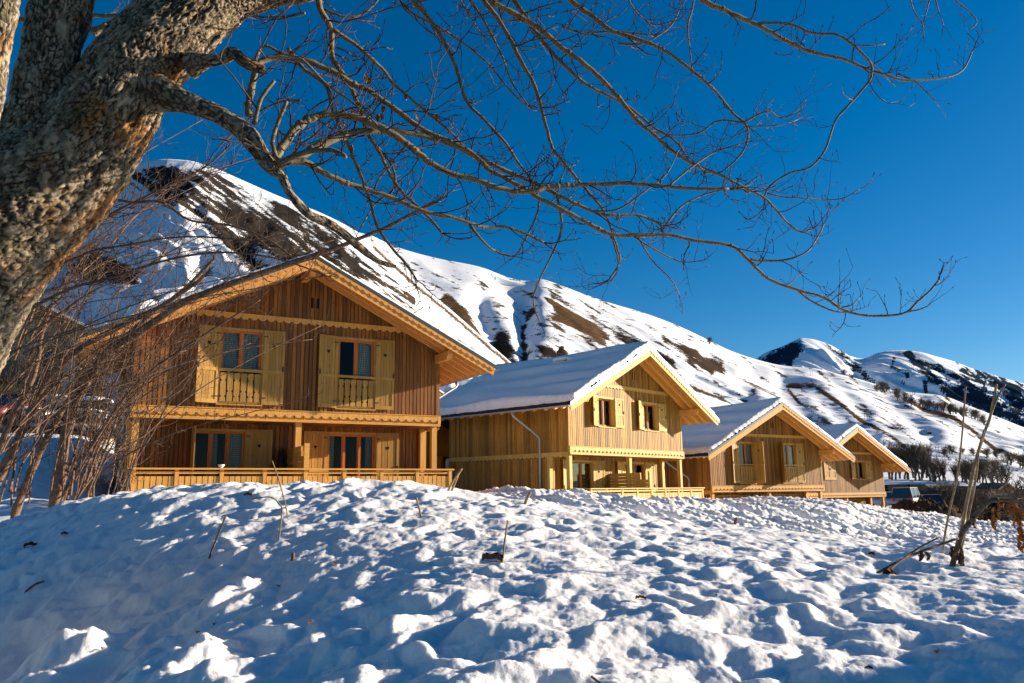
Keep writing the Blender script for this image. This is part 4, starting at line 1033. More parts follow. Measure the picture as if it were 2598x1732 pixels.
lv = random.Random(5)
def dead_leaf(p, size, mat, rot=None, hang=False):
    m = MB(); n = 7; r_ = rot or Matrix.Rotation(lv.uniform(0, 6.28), 3, 'Z') @ Matrix.Rotation(lv.uniform(-.6, .6), 3, 'X') @ Matrix.Rotation(lv.uniform(-.6, .6), 3, 'Y')
    if hang: r_ = Matrix.Rotation(lv.uniform(0, 6.28), 3, 'Z') @ Matrix.Rotation(R(95) + lv.uniform(-.3, .3), 3, 'Y')
    vs = []; fs = []
    for i in range(n + 1):
        f = i / n; w = math.sin(math.pi * min(1, f * .93 + .07)) ** .8 * .3 * (1 + .3 * math.sin(f * 17)); cz = .14 * math.sin(f * 3.1) + .07 * lv.uniform(-1, 1)
        for k, s in enumerate((-1, 0, 1)): vs.append(Vector(p) + r_ @ Vector((f, s * w, cz + abs(s) * (.18 + .12 * lv.random()))) * size)
    for i in range(n):
        for k in range(2): fs.append((i * 3 + k, i * 3 + k + 1, (i + 1) * 3 + k + 1, (i + 1) * 3 + k))
    m.add(vs, fs); m.tube([Vector(p), Vector(p) + r_ @ Vector((.5, 0, .02)) * size, Vector(p) + r_ @ Vector((1, 0, .05)) * size], [size * .03, size * .025, size * .008], 4)
    return m
for (u, v) in ((838, 168), (842, 178), (880, 245), (868, 262), (935, 215), (1002, 262), (908, 290), (786, 275), (810, 330), (875, 262), (960, 262), (805, 245)):
    q = dead_leaf(atD(u, v, 4.8), .05, 'leaf', None, True); o = local_to(q.build('withered_leaf', M['leaf'], None), tree)

# ------------------------------------------------------------------ many-stemmed shrubs at the left
def shrub(label, bu, bv, depth, stems, auto, seed):
    random.seed(seed)
    g = ground_hit(bu, bv, 6); base = Vector((g.x, g.y, g.z)) if abs(g.y - depth) < 4 else Vector(at(bu, bv, depth))
    root = empty('bare_shrub', base, 0, label, 'shrub', 'bare shrubs by the left chalet')
    for pts, h0, h1, d1 in stems:
        p2 = [(u / K, v / K) for u, v in pts]
        u0, v0 = pts[0]; B([(p2[0][0] - .02 * 30, p2[0][1] + 25)] + p2, depth, d1, h0 / K, h1 / K, .5, None, 1, 'stem', 'shrub', root, (.25, .8), .0045, True, .25)
    for k in range(auto[0]):
        u0 = random.uniform(auto[1], auto[2]); v0 = random.uniform(auto[3], auto[4])
        e = random.random(); u1 = u0 + random.uniform(auto[5], auto[6]); v1 = v0 - random.uniform(auto[7], auto[8])
        c = random.uniform(.12, .42); m_ = 6; pts = []
        for i in range(m_ + 1):
            f = i / m_; x = (1 - f) ** 2 * u0 + 2 * f * (1 - f) * (u0 + (u1 - u0) * c) + f * f * u1; y = (1 - f) ** 2 * v0 + 2 * f * (1 - f) * (v0 + (v1 - v0) * random.uniform(.55, .7)) + f * f * v1
            pts.append((x / K + random.uniform(-4, 4), y / K + random.uniform(-4, 4)))
        B(pts, depth + random.uniform(-.6, .8), depth + random.uniform(-2, 2.5), random.uniform(1.5, 3.1), .8, .55, None, 1, 'stem', 'shrub', root, (.2, .9), .0042, True, .2, 5)
    return root
shrub('bare many-stemmed shrub with the thickest lichen-spotted stem arching before the chalet gable', 140, 1290, 11,
      [([(137, 1287), (153, 1200), (160, 1137), (179, 1057), (204, 997), (242, 933), (281, 885), (351, 845), (464, 768), (619, 707), (817, 641), (961, 585), (1049, 541), (1116, 508)], 15, 4, 9.0),
       ([(150, 1280), (190, 1200), (240, 1120), (300, 1030), (370, 950), (470, 880), (580, 810), (660, 760)], 5, 2, 10)], (20, 125, 240, 1235, 1290, 40, 620, 240, 640), 71)
shrub('bare shrub with two thick slanting stems at the far left edge', 20, 1290, 11.5,
      [([(-20, 1250), (26, 1153), (64, 1073), (102, 993), (137, 943), (191, 895), (242, 860), (320, 820), (420, 770), (520, 700)], 13, 5, 10.5),
       ([(40, 1300), (73, 1210), (105, 1137), (143, 1067), (178, 1009), (230, 940), (300, 870), (380, 800), (470, 730), (540, 660)], 11, 4, 11),
       ([(-20, 1190), (0, 1137), (32, 1057), (73, 987), (96, 914), (105, 850), (130, 780), (170, 700)], 9, 4, 11)], (13, -60, 110, 1220, 1310, 60, 640, 300, 760), 72)
shrub('low twiggy shrub with thin reddish shoots in front of the chalet corner', 270, 1265, 12.5, [], (15, 200, 330, 1235, 1268, -60, 260, 60, 420), 73)
# long thin boughs of the same thicket, rising from beyond the left edge
shrub('slender bare shrub whose long boughs cross the mountain behind the trunk', -60, 1250, 9.5,
      [([(-40, 1230), (-35, 1000), (40, 800), (120, 680), (214, 585), (312, 527), (402, 482), (513, 428), (571, 380)], 8, 2, 8), ([(-80, 1150), (0, 720), (110, 590), (263, 513), (339, 513), (411, 513), (482, 558), (580, 571), (670, 603), (740, 650)], 7, 2.5, 7.5),
       ([(-80, 1180), (20, 850), (150, 745), (300, 700), (420, 660), (560, 640), (700, 655), (830, 700)], 6, 2, 8), ([(-60, 1150), (40, 760), (200, 650), (330, 620), (470, 600), (640, 610)], 5, 2, 8)], (30, -90, 80, 780, 1150, 180, 900, 120, 520), 74)

# ------------------------------------------------------------------ dry stalks, weeds and litter in the snow
random.seed(99)
def stalk(px, r0, r1, depth, label, mat='stalk', lean=0, extra=None, name='dry_stalk', cat='stalk', group='dry stalks poking from the snow'):
    b0 = ground_hit(px[0][0], px[0][1], 1.6)
    d = b0.y if depth is None else depth
    pts = [at(u, v, d + lean * i) for i, (u, v) in enumerate(px)]; o = empty(name, pts[0], 0, label, cat, group)
    P = smooth_path([pts[0] - Vector((0, 0, .06))] + pts, 5); n = len(P); m = MB()
    m.tube(P, [(r0 + (r1 - r0) * i / (n - 1)) * d / FPX * random.uniform(.9, 1.15) for i in range(n)], 7)
    local_to(m.build('stem', M[mat], None, True), o); return o, pts
stalk([(530, 1418), (552, 1360), (573, 1308)], 2.6, 2.2, None, 'dark thin stick leaning to the right out of the shaded snow', 'stalk_dark')
stalk([(1068, 1312), (1063, 1288), (1056, 1262)], 2.8, 2.5, None, 'short straw stalk standing on the crest below the chalet terrace end')
stalk([(1276, 1416), (1281, 1370), (1288, 1320)], 2.5, 2.2, None, 'straight straw stalk standing above a torn brown leaf')
stalk([(1137, 1246), (1150, 1220), (1172, 1188)], 3.2, 2.6, None, 'longest pale straw stalk leaning right at the chalet terrace corner')
stalk([(1146, 1246), (1158, 1216), (1166, 1196)], 3, 2.6, None, 'shorter pale straw stalk crossing its neighbour at the terrace corner')
stalk([(1332, 1280), (1338, 1262), (1346, 1248)], 4, 4, None, 'thick pale stub of straw before the dark side wall')
stalk([(1865, 1330), (1868, 1314)], 4, 4, None, 'tiny dark stub on the edge of the bank', 'stalk_dark')
stalk([(730, 1315), (722, 1270), (705, 1210), (690, 1168)], 1.8, 1.4, None, 'tall thin straw bending left before the terrace railing')
stalk([(708, 1368), (715, 1300), (712, 1282), (690, 1262), (660, 1262), (640, 1266)], 1.8, 1.5, None, 'kinked dry stalk folded over to the left on the crest')
stalk([(742, 1422), (744, 1402)], 4, 4, None, 'short black twig stump upright in the blue shade', 'stalk_dark')
stalk([(65, 1502), (90, 1482), (112, 1474)], 3, 2.5, None, 'thin dark twig lying against the left snow lump', 'stalk_dark')
stalk([(1530, 1742), (1512, 1725), (1500, 1715)], 4, 3, None, 'small stick at the bottom edge of the picture', 'stalk_dark')
stalk([(48, 1334), (80, 1332), (122, 1333)], 2, 2, None, 'thin straw lying flat on the snow by the shrubs')

wd = 5.2
def weed_part(root, px, r0, r1, d=wd, mat='stalk_dark', dd=0):
    P = smooth_path([at(u, v, d + dd * i) for i, (u, v) in enumerate(px)], 6); n = len(P); m = MB()
    m.tube(P, [(r0 + (r1 - r0) * i / (n - 1)) * d / FPX * random.uniform(.92, 1.1) for i in range(n)], 9)
    for i in range(3, n - 2, 9): m.ball(P[i], *[(r0 + (r1 - r0) * i / n) * 1.35 * d / FPX] * 3, 8, 6)
    return local_to(m.build('stem', M[mat], None, True), root)
wr = empty('dried_weed', at(2419, 1427, wd), 0, 'tall dried weed with paired upright stems and a drooping stem of orange leaves', 'plant')
weed_part(wr, [(2416, 1445), (2434, 1368), (2468, 1200), (2494, 1107), (2513, 1054), (2528, 974)], 5, 3, mat='stalk'); weed_part(wr, [(2511, 1060), (2530, 1010), (2551, 974)], 2.6, 2, mat='stalk')
weed_part(wr, [(2432, 1440), (2440, 1389), (2455, 1318), (2476, 1210), (2484, 1140), (2497, 1090)], 3.4, 2.2, wd - .05, mat='stalk')
weed_part(wr, [(2412, 1450), (2440, 1356), (2468, 1318), (2485, 1295), (2508, 1274), (2529, 1268), (2560, 1268), (2598, 1270), (2640, 1290)], 7, 4, wd - .1)
weed_part(wr, [(2440, 1450), (2442, 1410), (2436, 1380)], 5, 3, wd - .12)
WL = [(2420, 1385, .08, 'leaf_dark'), (2440, 1395, .08, 'leaf_dark'), (2476, 1320, .05, 'leaf_dark'), (2432, 1402, .07, 'leaf_dark')]
for (u0, v0, v1, k) in ((2527, 1275, 1335, 5), (2518, 1300, 1330, 3), (2552, 1275, 1300, 3), (2566, 1272, 1300, 3), (2580, 1275, 1330, 6), (2590, 1290, 1395, 11), (2596, 1330, 1370, 4)):
    WL += [(u0 + random.uniform(-5, 5), v0 + (v1 - v0) * j / k, random.uniform(.035, .06), 'leaf') for j in range(k)]
for (u, v, s, k) in WL:
    q = dead_leaf(at(u, v, wd - .1), s, k, None, True); local_to(q.build('leaf', M[k], None), wr)
stalk([(2394, 1378), (2408, 1300), (2430, 1200), (2443, 1080), (2450, 981)], 2.8, 2, 5.6, 'single tall thin weed stem left of the paired weed', 'stalk', 0, None, 'dried_weed', 'plant', None)
fw = empty('fallen_weed', at(2172, 1487, 4.6), 0, 'fallen dark weed lying across the snow toward the tall dried weed', 'plant')
weed_part(fw, [(2165, 1490), (2266, 1432), (2337, 1399), (2431, 1365)], 3.6, 3, 4.6, dd=.15); weed_part(fw, [(2208, 1504), (2260, 1443), (2326, 1393), (2382, 1363)], 3.2, 2, 4.55, dd=.15)
for (u, v, s) in ((2258, 1440, .11), (2250, 1450, .12), (2330, 1395, .06), (2345, 1400, .05), (2265, 1445, .08)):
    q = dead_leaf(at(u, v, 4.6), s, 'leaf_dark', None, True); local_to(q.build('leaf', M['leaf_dark'], None), fw)

LIT = [(60, 1393, .11, 'curled brown leaf on the shaded snow at the left edge'), (155, 1360, .06, 'dark curled leaf below the shrub stems'), (1275, 1432, .13, 'torn dark brown leaf beside the straight straw stalk'),
       (1640, 1530, .05, 'small black curled leaf in the middle of the lit snow'), (850, 1437, .04, 'small dark scrap of leaf in the middle shade'), (545, 1590, .035, 'brown scrap on the shade right of the pale lump'), (708, 1496, .035, 'thin brown flake below the upright stump'),
       (498, 1620, .035, 'dark scrap beside the big rounded lump'), (780, 1588, .03, 'tan flake in the lower middle shade'), (640, 1263, .08, 'brown leaf lying by the kinked stalk'), (535, 1317, .025, 'black speck beside the dark leaning stick'),
       (634, 1320, .025, 'orange brown flake behind the dark stick'), (672, 1230, .03, 'black speck on the crest under the railing'), (308, 1272, .025, 'dark scrap on the left crest'), (2220, 1415, .05, 'dark flake on the bright snow before the weeds'),
       (262, 1660, .03, 'dark speck low on the left shaded snow'), (2378, 1670, .03, 'dark pellet in the lower right shade'), (2215, 1712, .025, 'dark pellet at the bottom right'), (1100, 1245, .03, 'leaf scrap on the crest near the straw pair'), (1820, 1520, .02, 'tiny dark fleck in the centre right snow')]
for (u, v, s, lab) in LIT:
    g = ground_hit(u, v, 1.6); q = dead_leaf(g + Vector((0, 0, .012)), s, 'leaf_dark', Matrix.Rotation(lv.uniform(0, 6.28), 3, 'Z') @ Matrix.Rotation(lv.uniform(-.3, .3), 3, 'X'))
    o = q.build('fallen_leaf', M['leaf_dark' if lv.random() < .75 else 'leaf']); tag(o, lab, 'leaf', 'dead leaves scattered on the snow')

# ------------------------------------------------------------------ small things on the nearest chalet
def on_rail(u, y=-1.02):
    lo, hi = -4.4, 4.4
    for _ in range(40):
        m_ = (lo + hi) / 2; p = Matrix.Translation(C1.location) @ Matrix.Rotation(.50121, 4, 'Z') @ Vector((m_, y, H0 - 1.43 + .012))
        if proj(*p)[0] < u: lo = m_
        else: hi = m_
    return p
bp = on_rail(561); b = MB(); prof = [(.0, .0), (.03, .0), (.034, .012), (.06, .03), (.082, .062), (.088, .095), (.083, .095), (.076, .062), (.052, .032), (.0, .022)]; m_ = 20
vs = [(bp.x + r * math.cos(2 * math.pi * i / m_), bp.y + r * math.sin(2 * math.pi * i / m_), bp.z + z) for r, z in prof for i in range(m_)]
b.add(vs, [(j * m_ + i, j * m_ + (i + 1) % m_, (j + 1) * m_ + (i + 1) % m_, (j + 1) * m_ + i) for j in range(len(prof) - 1) for i in range(m_)])
tag(b.build('bowl', M['white'], None, True), 'small white bowl standing on the terrace handrail', 'bowl')
M['fir'] = plain('fir_needles', (.016, .03, .016), .8, .15, 0, .5)
fp = Matrix.Translation(C1.location) @ Matrix.Rotation(.50121, 4, 'Z') @ Vector((-.32, .55, -.02))
fr_ = empty('small_fir', fp, 0, 'dark little fir standing on the terrace beside the partition', 'tree')
m = MB(); m.tube([fp, fp + Vector((0, 0, 1.7))], [.03, .008], 6); local_to(m.build('trunk', M['twig'], None), fr_)
m = MB(); rr = random.Random(3)
for i in range(1500):
    h = rr.uniform(.12, 1.0) ; a = rr.uniform(0, 6.28); rad = (1.02 - h) * .55 * rr.uniform(.25, 1); c = fp + Vector((rad * math.cos(a), rad * math.sin(a), .1 + 1.62 * h - rad * .35))
    d = Vector((math.cos(a), math.sin(a), -.25 + rr.uniform(-.3, .3))).normalized(); s = d.orthogonal().normalized() * .012; l = rr.uniform(.05, .1)
    m.add([c - s, c + s, c + d * l], [(0, 1, 2)])
local_to(m.build('foliage', M['fir'], None), fr_)

# ------------------------------------------------------------------ background: bare trees
def tree_mesh(seed, h, spread=.5, lev=4, multi=1, r0=.022, mat='far_bark'):
    rd = random.Random(seed); tr = MB(); cr = MB()
    def grow(p, d, L, r, k, mb):
        n = 4; pts = [p]; rs = [r]
        for i in range(n):
            d = (d + Vector((rd.uniform(-.16, .16), rd.uniform(-.16, .16), rd.uniform(-.05, .14)))).normalized(); pts.append(pts[-1] + d * L / n); rs.append(r * (1 - .45 * (i + 1) / n))
        mb.tube(pts, rs, 5 if k >= lev - 1 else 3, 0, False)
        if k <= 0: return
        for i in range(1, n + 1):
            for _ in range(2 if i < n else 3):
                if i < 1 and k == lev: continue
                s = Matrix.Rotation(rd.uniform(0, 6.28), 3, d) @ d.orthogonal().normalized()
                if rd.random() < .8: grow(pts[i], (d * rd.uniform(.6, 1.1) + s * rd.uniform(.6, 1.1) * spread * 1.5 + Vector((0, 0, .2))).normalized(), L * rd.uniform(.45, .72), max(.036, rs[i] * .55), k - 1, cr)
    for j in range(multi):
        grow(Vector((rd.uniform(-.2, .2) * (multi > 1) * h * .3, rd.uniform(-.2, .2) * (multi > 1) * h * .3, -.3)), Vector((rd.uniform(-.25, .25), rd.uniform(-.25, .25), 1)).normalized(), h * .36, h * r0, lev, tr)
    T = tr.build('trunk', M[mat]); Cc = cr.build('crown', M[mat])
    zz = max(v.co.z for v in Cc.data.vertices); s = h / zz
    for o in (T, Cc):
        for v in o.data.vertices: v.co *= s
    return T, Cc
PROT = []
for sd_, spr, lev, mul in ((1, .5, 3, 1), (2, .75, 3, 1), (3, .4, 3, 2), (4, .6, 3, 3)):
    T_, Cc_ = tree_mesh(sd_, 10, spr, lev, mul, .026); PROT.append((T_.data, Cc_.data)) 
    for o in (T_, Cc_): bpy.data.objects.remove(o)
rt = random.Random(12)
def put_tree(p, h, label, group, kind=None, cat='tree', name='bare_tree', wide=1.0):
    k = rt.randrange(4) if kind is None else kind
    r_ = empty(name, p, rt.uniform(0, 6.28), label, cat, group); s = h / 10; r_.scale = (s * wide, s * wide, s)
    for nm, me in zip(('trunk', 'crown'), PROT[k]):
        o = bpy.data.objects.new(nm, me); COL.objects.link(o); o.parent = r_
    return r_
ORD = 'first second third fourth fifth sixth seventh eighth ninth tenth eleventh twelfth thirteenth fourteenth fifteenth sixteenth seventeenth eighteenth nineteenth twentieth'.split()
def ordinal(i):
    if i < 20: return ORD[i]
    t_, o_ = divmod(i + 1, 10); return {2: 'twenty', 3: 'thirty', 4: 'forty'}[t_] + '-' + ORD[o_ - 1] if o_ else {3: 'thirtieth', 4: 'fortieth'}[t_]
row = [(2225 + i * 9.6 + rt.uniform(-4, 4), 0) for i in range(29)]
for i, (u, _) in enumerate(sorted(row)):
    v = np.interp(u, [2222, 2260, 2300, 2340, 2400, 2440, 2480, 2510], [988, 996, 1022, 1034, 1042, 1052, 1066, 1085]) + rt.uniform(-3, 4)
    p = SB.find(u, v); put_tree(p, rt.uniform(20, 30) * p.y / FPX, 'bare tree on the snowy hillside, %s from the upper left of its row' % ordinal(i), 'bare trees in a row on the hillside', rt.choice((0, 3, 3)), wide=1.25)
for (u, v, h, lab) in ((1914, 1000, 14, 'lone dark bush on the white slope above the third chalet'), (2141, 948, 14, 'small bush on the hillside skyline'), (2160, 962, 12, 'smaller bush just below the skyline'), (1800, 872, 16, 'round bush on the ridge skyline above the second chalet'), (2092, 1078, 16, 'pale twiggy bush between the roofs of the last two chalets'),
                       (2395, 1158, 20, 'low dark bush on the hillside by a power pole'), (2412, 1152, 22, 'dark bush right of the hillside power pole'), (2440, 1152, 14, 'scrubby bush amid the dark patch of hillside'), (2470, 1156, 18, 'upright small bush behind the tall weed'), (2505, 1158, 20, 'small bush right of the tall weed'),
                       (2530, 1162, 18, 'small bare bush high on the lower slope'), (2560, 1180, 30, 'dark bush at the foot of the gully'), (2590, 1188, 34, 'dark bush at the right edge of the slope'), (2500, 1196, 34, 'pair-stemmed bare tree on the open white slope'), (2522, 1198, 30, 'bare tree right of the open slope tree'), (2070, 1086, 12, 'faint bush above the third roof')):
    p = SB.find(u, v); put_tree(p, h * p.y / FPX * 1.25, lab, 'bushes dotted over the hillside', 3, 'bush', 'bare_bush', 1.3)
def mid_tree(u, vb, vt, y, label, group, kind=None, wide=1.0):
    p = at(u, vb, y); p.z = max(gz(p.x, p.y), float(SB.z(np.array([p.x / p.y]), np.array([p.y]))[0]) if y > 108 else -99) if y > 100 else min(p.z, gz(p.x, p.y))
    put_tree(p, (vb - vt) * y / FPX + .4, label, group, kind, wide=wide)
names_ = []
for i in range(10):
    u = 2262 + i * 11.5 + rt.uniform(-3, 3); mid_tree(u, 1234, rt.uniform(1138, 1162), 118 + rt.uniform(-8, 8), 'tall bare tree in the grove behind the last chalet, %s from the left' % ordinal(i), 'grove of bare trees behind the barn', rt.choice((0, 2, 2)), .8)
for i in range(13):
    u = 2372 + i * 14.5 + rt.uniform(-4, 4); mid_tree(u, 1246, rt.uniform(1180, 1206), 112 + rt.uniform(-6, 6), 'bare brown tree in the middle belt below the hillside, %s from the left' % ordinal(i), 'middle belt of bare trees', rt.choice((1, 2, 3)), 1.0)
for i in range(26):
    u = 2375 + i * 9.5 + rt.uniform(-4, 4); mid_tree(u, np.interp(u, [2370, 2450, 2598], [1300, 1312, 1330]), rt.uniform(1222, 1256), 84 + rt.uniform(-7, 7), 'dark thicket tree in the nearest belt, %s from the left' % ordinal(i), 'dark belt of thicket trees', rt.choice((2, 3, 3)), 1.3)
mid_tree(2586, 1310, 1160, 70, 'largest bare tree at the right edge with wide dark branches', None, 1, 1.3)
mid_tree(2283, 1246, 1212, 90, 'small spreading bare tree beside the parked van', None, 1, 1.5)
for i in range(7):
    p = SA.find(168 + i * 14, 1000 - i * 3); put_tree(p, 34 * p.y / FPX, 'thin bare tree on the slope behind the left houses, %s from the left' % ordinal(i), 'bare trees behind the left houses', None)

# ------------------------------------------------------------------ power poles on the hillside
for i, (u, v, h, lab) in enumerate(((2059, 952, 20, 'twin power pole high on the hillside near the skyline'), (2197, 1062, 25, 'twin power pole in the middle of the hillside'), (2380, 1160, 28, 'twin power pole low on the hillside beside dark bushes'))):
    p = SB.find(u, v); H = h * p.y / FPX; e = empty('power_pole', p, 0, lab, 'power pole', 'twin power poles on the hillside')
    for s in (-1, 1):
        m = MB(); m.tube([p + Vector((s * H * .13, 0, -.5)), p + Vector((s * H * .13, 0, H))], [H * .022, H * .016], 6); local_to(m.build('pole', M['far_bark'], None), e)
    m = MB(); m.box(p.x - H * .24, p.x + H * .24, p.y - .1, p.y + .1, p.z + H * .86, p.z + H * .9); local_to(m.build('crossarm', M['far_bark'], None), e)

# ------------------------------------------------------------------ rock pillar on the slope behind the second chalet
rp = SB.find(1427, 916); hh = 40 * rp.y / FPX; sg = np.linspace(0, 2 * math.pi, 48, endpoint=False); hg = np.linspace(0, 1, 40); Sg, Hg = np.meshgrid(sg, hg)
pr = np.interp(Hg, [0, .3, .55, .7, .78, .85, .95, 1], [.34, .33, .36, .28, .16, .17, .15, .02]) * hh
pr = pr * (1 + .22 * fbm(np.cos(Sg) * 2 + Hg * 5, np.sin(Sg) * 2 + 3 * Hg, 4, 81)); M['rock'] = plain('brown_rock', (.075, .05, .035), .9, .1, 0, .6, .6)
ro_ = grid_obj('rock_pillar', rp.x + pr * np.cos(Sg) + .05 * hh * np.sin(Hg * 6), rp.y + pr * np.sin(Sg), rp.z - hh * .06 + Hg * hh * 1.05, M['rock'], None, None, True, True)
tag(ro_, 'brown rock pillar sticking up from the slope above the second chalet roof', 'rock')

# ------------------------------------------------------------------ vent breaking the snow of the second roof
def c2(x, y, z): return Matrix.Translation(C2.location) @ Matrix.Rotation(.82003, 4, 'Z') @ Vector((x, y, z + H0))
m = MB(lambda x, y, z: (x, y, z + H0)); zz = ZR - .503 * .5
m.box(-.78, -.3, 2.9, 3.5, zz - .25, zz + .16, 0); m.box(-.84, -.24, 2.84, 3.56, zz + .16, zz + .2, 1)
m.build('chimney_vent', [M['flashing'], M['tile']], C2)
m = MB(lambda x, y, z: (x, y, z + H0)); m.ball((-.5, 3.25, zz + .2), .46, .62, .12, 16, 10); m.build('vent_snow', M['roof_snow'], C2, True)

# ------------------------------------------------------------------ cars
def car(p, yaw, col, label, van=False, snowy=False, group='parked cars'):
    c = empty('parked_car', p, yaw, label, 'car', group); paint = plain('car_paint', col, .25, .5, .1, .05)
    gl = plain('car_glass', (.02, .03, .04), .06, .6); rub = plain('tyre_rubber', (.02, .02, .02), .8, .2)
    L, W_, H = (4.5, 1.8, 1.9) if van else (4.2, 1.72, 1.48); hw = W_ / 2
    st = [0, .06, .9, 1.25, 2.0, 3.4, 4.1, L] if not van else [0, .05, .8, 1.2, 2.0, 3.6, 4.35, L]
    # body as a loft of cross sections (x across, y along from the rear, z up)
    low, belt = .28, .88 if not van else 1.02
    zs = [.55, belt - .06, belt - .02, belt, belt, belt - .02, belt - .1, .5][::1]
    ws = [.86, .95, 1, 1, 1, .99, .94, .8]; m = MB(); n = 10; rings = []
    for y, zt_, w_ in zip(st, zs, ws):
        h_ = hw * w_; rings.append([(-h_ * .92, low), (-h_, low + .16), (-h_, (low + zt_) / 2), (-h_ * .985, zt_ - .1), (-h_ * .93, zt_), (h_ * .93, zt_), (h_ * .985, zt_ - .1), (h_, (low + zt_) / 2), (h_, low + .16), (h_ * .92, low)])
    vs = [(x, y - L / 2, z) for y, r_ in zip(st, rings) for x, z in r_]
    fs = [(j * n + i, j * n + (i + 1) % n, (j + 1) * n + (i + 1) % n, (j + 1) * n + i) for j in range(len(st) - 1) for i in range(n)] + [tuple(range(n - 1, -1, -1)), tuple((len(st) - 1) * n + i for i in range(n))]
    m.add(vs, fs)
    yr0, yr1, yf1, yf0 = (.08, .25, 2.9, 3.75) if van else (.35, .95, 2.5, 3.25)
    def cab(y0, y1, y2, y3, inset, zb, zt2, mi):
        a, b_ = hw * .93 - inset, hw * .76 - inset
        m_.add([(-a, y0 - L / 2, zb), (a, y0 - L / 2, zb), (a, y3 - L / 2, zb), (-a, y3 - L / 2, zb), (-b_, y1 - L / 2, zt2), (b_, y1 - L / 2, zt2), (b_, y2 - L / 2, zt2), (-b_, y2 - L / 2, zt2)], [(3, 2, 1, 0), (4, 5, 6, 7), (0, 1, 5, 4), (1, 2, 6, 5), (2, 3, 7, 6), (3, 0, 4, 7)], mi)
    m.build('body', paint, c, True)
    m_ = MB(); cab(yr0, yr1, yf1, yf0, 0, belt - .02, H - .05, 0); m_.build('window', gl, c)
    m_ = MB(); b0 = hw * .78; m_.box(-b0, b0, yr1 - .05 - L / 2, yf1 + .05 - L / 2, H - .06, H); 
    for y in (yr1, (yr1 + yf1) / 2, yf1): 
        for s in (-1, 1): m_.hexa([(s * hw * .94 - .02, y - .04 - L / 2, belt - .03), (s * hw * .94 + .02, y - .04 - L / 2, belt - .03), (s * hw * .94 + .02, y + .04 - L / 2, belt - .03), (s * hw * .94 - .02, y + .04 - L / 2, belt - .03), (s * hw * .77 - .02, y - .04 - L / 2, H - .05), (s * hw * .77 + .02, y - .04 - L / 2, H - .05), (s * hw * .77 + .02, y + .04 - L / 2, H - .05), (s * hw * .77 - .02, y + .04 - L / 2, H - .05)])
    m_.build('roof', paint, c)
    for y in (.85, L - .8):
        for s in (-1, 1):
            m_ = MB(); m_.tube([(s * (hw - .2), y - L / 2, .31), (s * (hw - .01), y - L / 2, .31)], .31, 16); w_ = m_.build('wheel', rub, c, False)
            m_ = MB(); m_.tube([(s * (hw - .02), y - L / 2, .31), (s * (hw + .005), y - L / 2, .31)], .19, 12); m_.build('rim', M['zinc'], w_)
    rl_ = plain('rear_light', (.5, .02, .015), .2, .5); hl = plain('head_light', (.75, .75, .7), .15, .6)
    for s in (-1, 1):
        m_ = MB(); m_.box(s * hw * .78 - .09, s * hw * .78 + .09, -L / 2 - .015, -L / 2 + .12, .58 if not van else .75, .78 if not van else 1.0); m_.build('rear_light', rl_, c)
        m_ = MB(); m_.box(s * hw * .66 - .13, s * hw * .66 + .13, L / 2 - .1, L / 2 + .012, .5, .66); m_.build('headlight', hl, c)
        m_ = MB(); m_.box(s * (hw + .09) - .09, s * (hw + .09) + .09, yf0 - .5 - L / 2, yf0 - .38 - L / 2, belt, belt + .14); m_.build('wing_mirror', paint, c)
    for ya, yb in ((-L / 2 - .04, -L / 2 + .06), (L / 2 - .08, L / 2 + .03)): m_ = MB(); m_.box(-hw * .89, hw * .89, ya, yb, .32, .5); m_.build('bumper', rub, c)
    if snowy:
        m_ = MB(); m_.ball((0, (yr1 + yf1) / 2 - L / 2, H - .03), hw * .84, (yf1 - yr1) * .62, .2, 18, 10); m_.ball((0, L / 2 - .55, belt - .06), hw * .82, .5, .12, 16, 8); m_.build('snow_cover', M['roof_snow'], c, True)
    return c
def ground_at(u, y): 
    t_, _ = tau(u, 1250); return Vector((t_ * y, y, gz(t_ * y, y)))
def car_at(u, v, y, *a, **k):
    p = at(u, v, y); return car(p, *a, **k)
car_at(2306, 1291, 73, R(-38), (.34, .32, .3), 'pale van with dark rear window parked beyond the last chalet', True)
car_at(2257, 1289, 75, R(25), (.3, .31, .33), 'silver car half hidden behind the corner of the last chalet')
car_at(2358, 1296, 74, R(-12), (.08, .1, .14), 'dark blue car parked right of the van behind the dirt heap')
for (u, v, y, yaw, c_, lab, sn) in ((42, 1089, 34, R(170), (.12, .006, .008), 'dark red car behind the shrub stems at the left edge', False), (140, 1096, 34.5, R(165), (.05, .06, .09), 'dark car under a thick cap of snow behind the shrubs', True), (232, 1100, 35, R(200), (.12, .13, .15), 'grey car with snow on its roof next to the nearest chalet', True)):
    p = at(u, v, y); p.z = max(p.z, gz(p.x, p.y)); car(p, yaw, c_, lab, False, sn)

# ------------------------------------------------------------------ heap of dirty snow and earth in front of the cars
u_, v_ = np.meshgrid(np.linspace(-1, 1, 110), np.linspace(-1, 1, 60)); cx = at(2345, 1300, 60)
hz = np.clip(1 - u_ ** 2 - v_ ** 2, 0, 1) ** .7 * 1.25 * (1 + .5 * fbm(u_ * 4, v_ * 3, 4, 91)) + .16 * np.abs(perlin(u_ * 14, v_ * 9, 92)) - .3
M['earth'] = mountain_mat('churned_earth', rock=((.022, .017, .014), (.1, .08, .06)), fs=.9)
tag(grid_obj('earth_heap', cx.x + u_ * 3.0 + .3 * v_, cx.y + v_ * 3, cx.z - .25 + hz, M['earth'], None, {'rock': np.full(u_.shape, .86), 'brown': np.full(u_.shape, .3)}), 'dark heap of earth and dirty snow in front of the parked cars', 'earth heap', kind='structure')

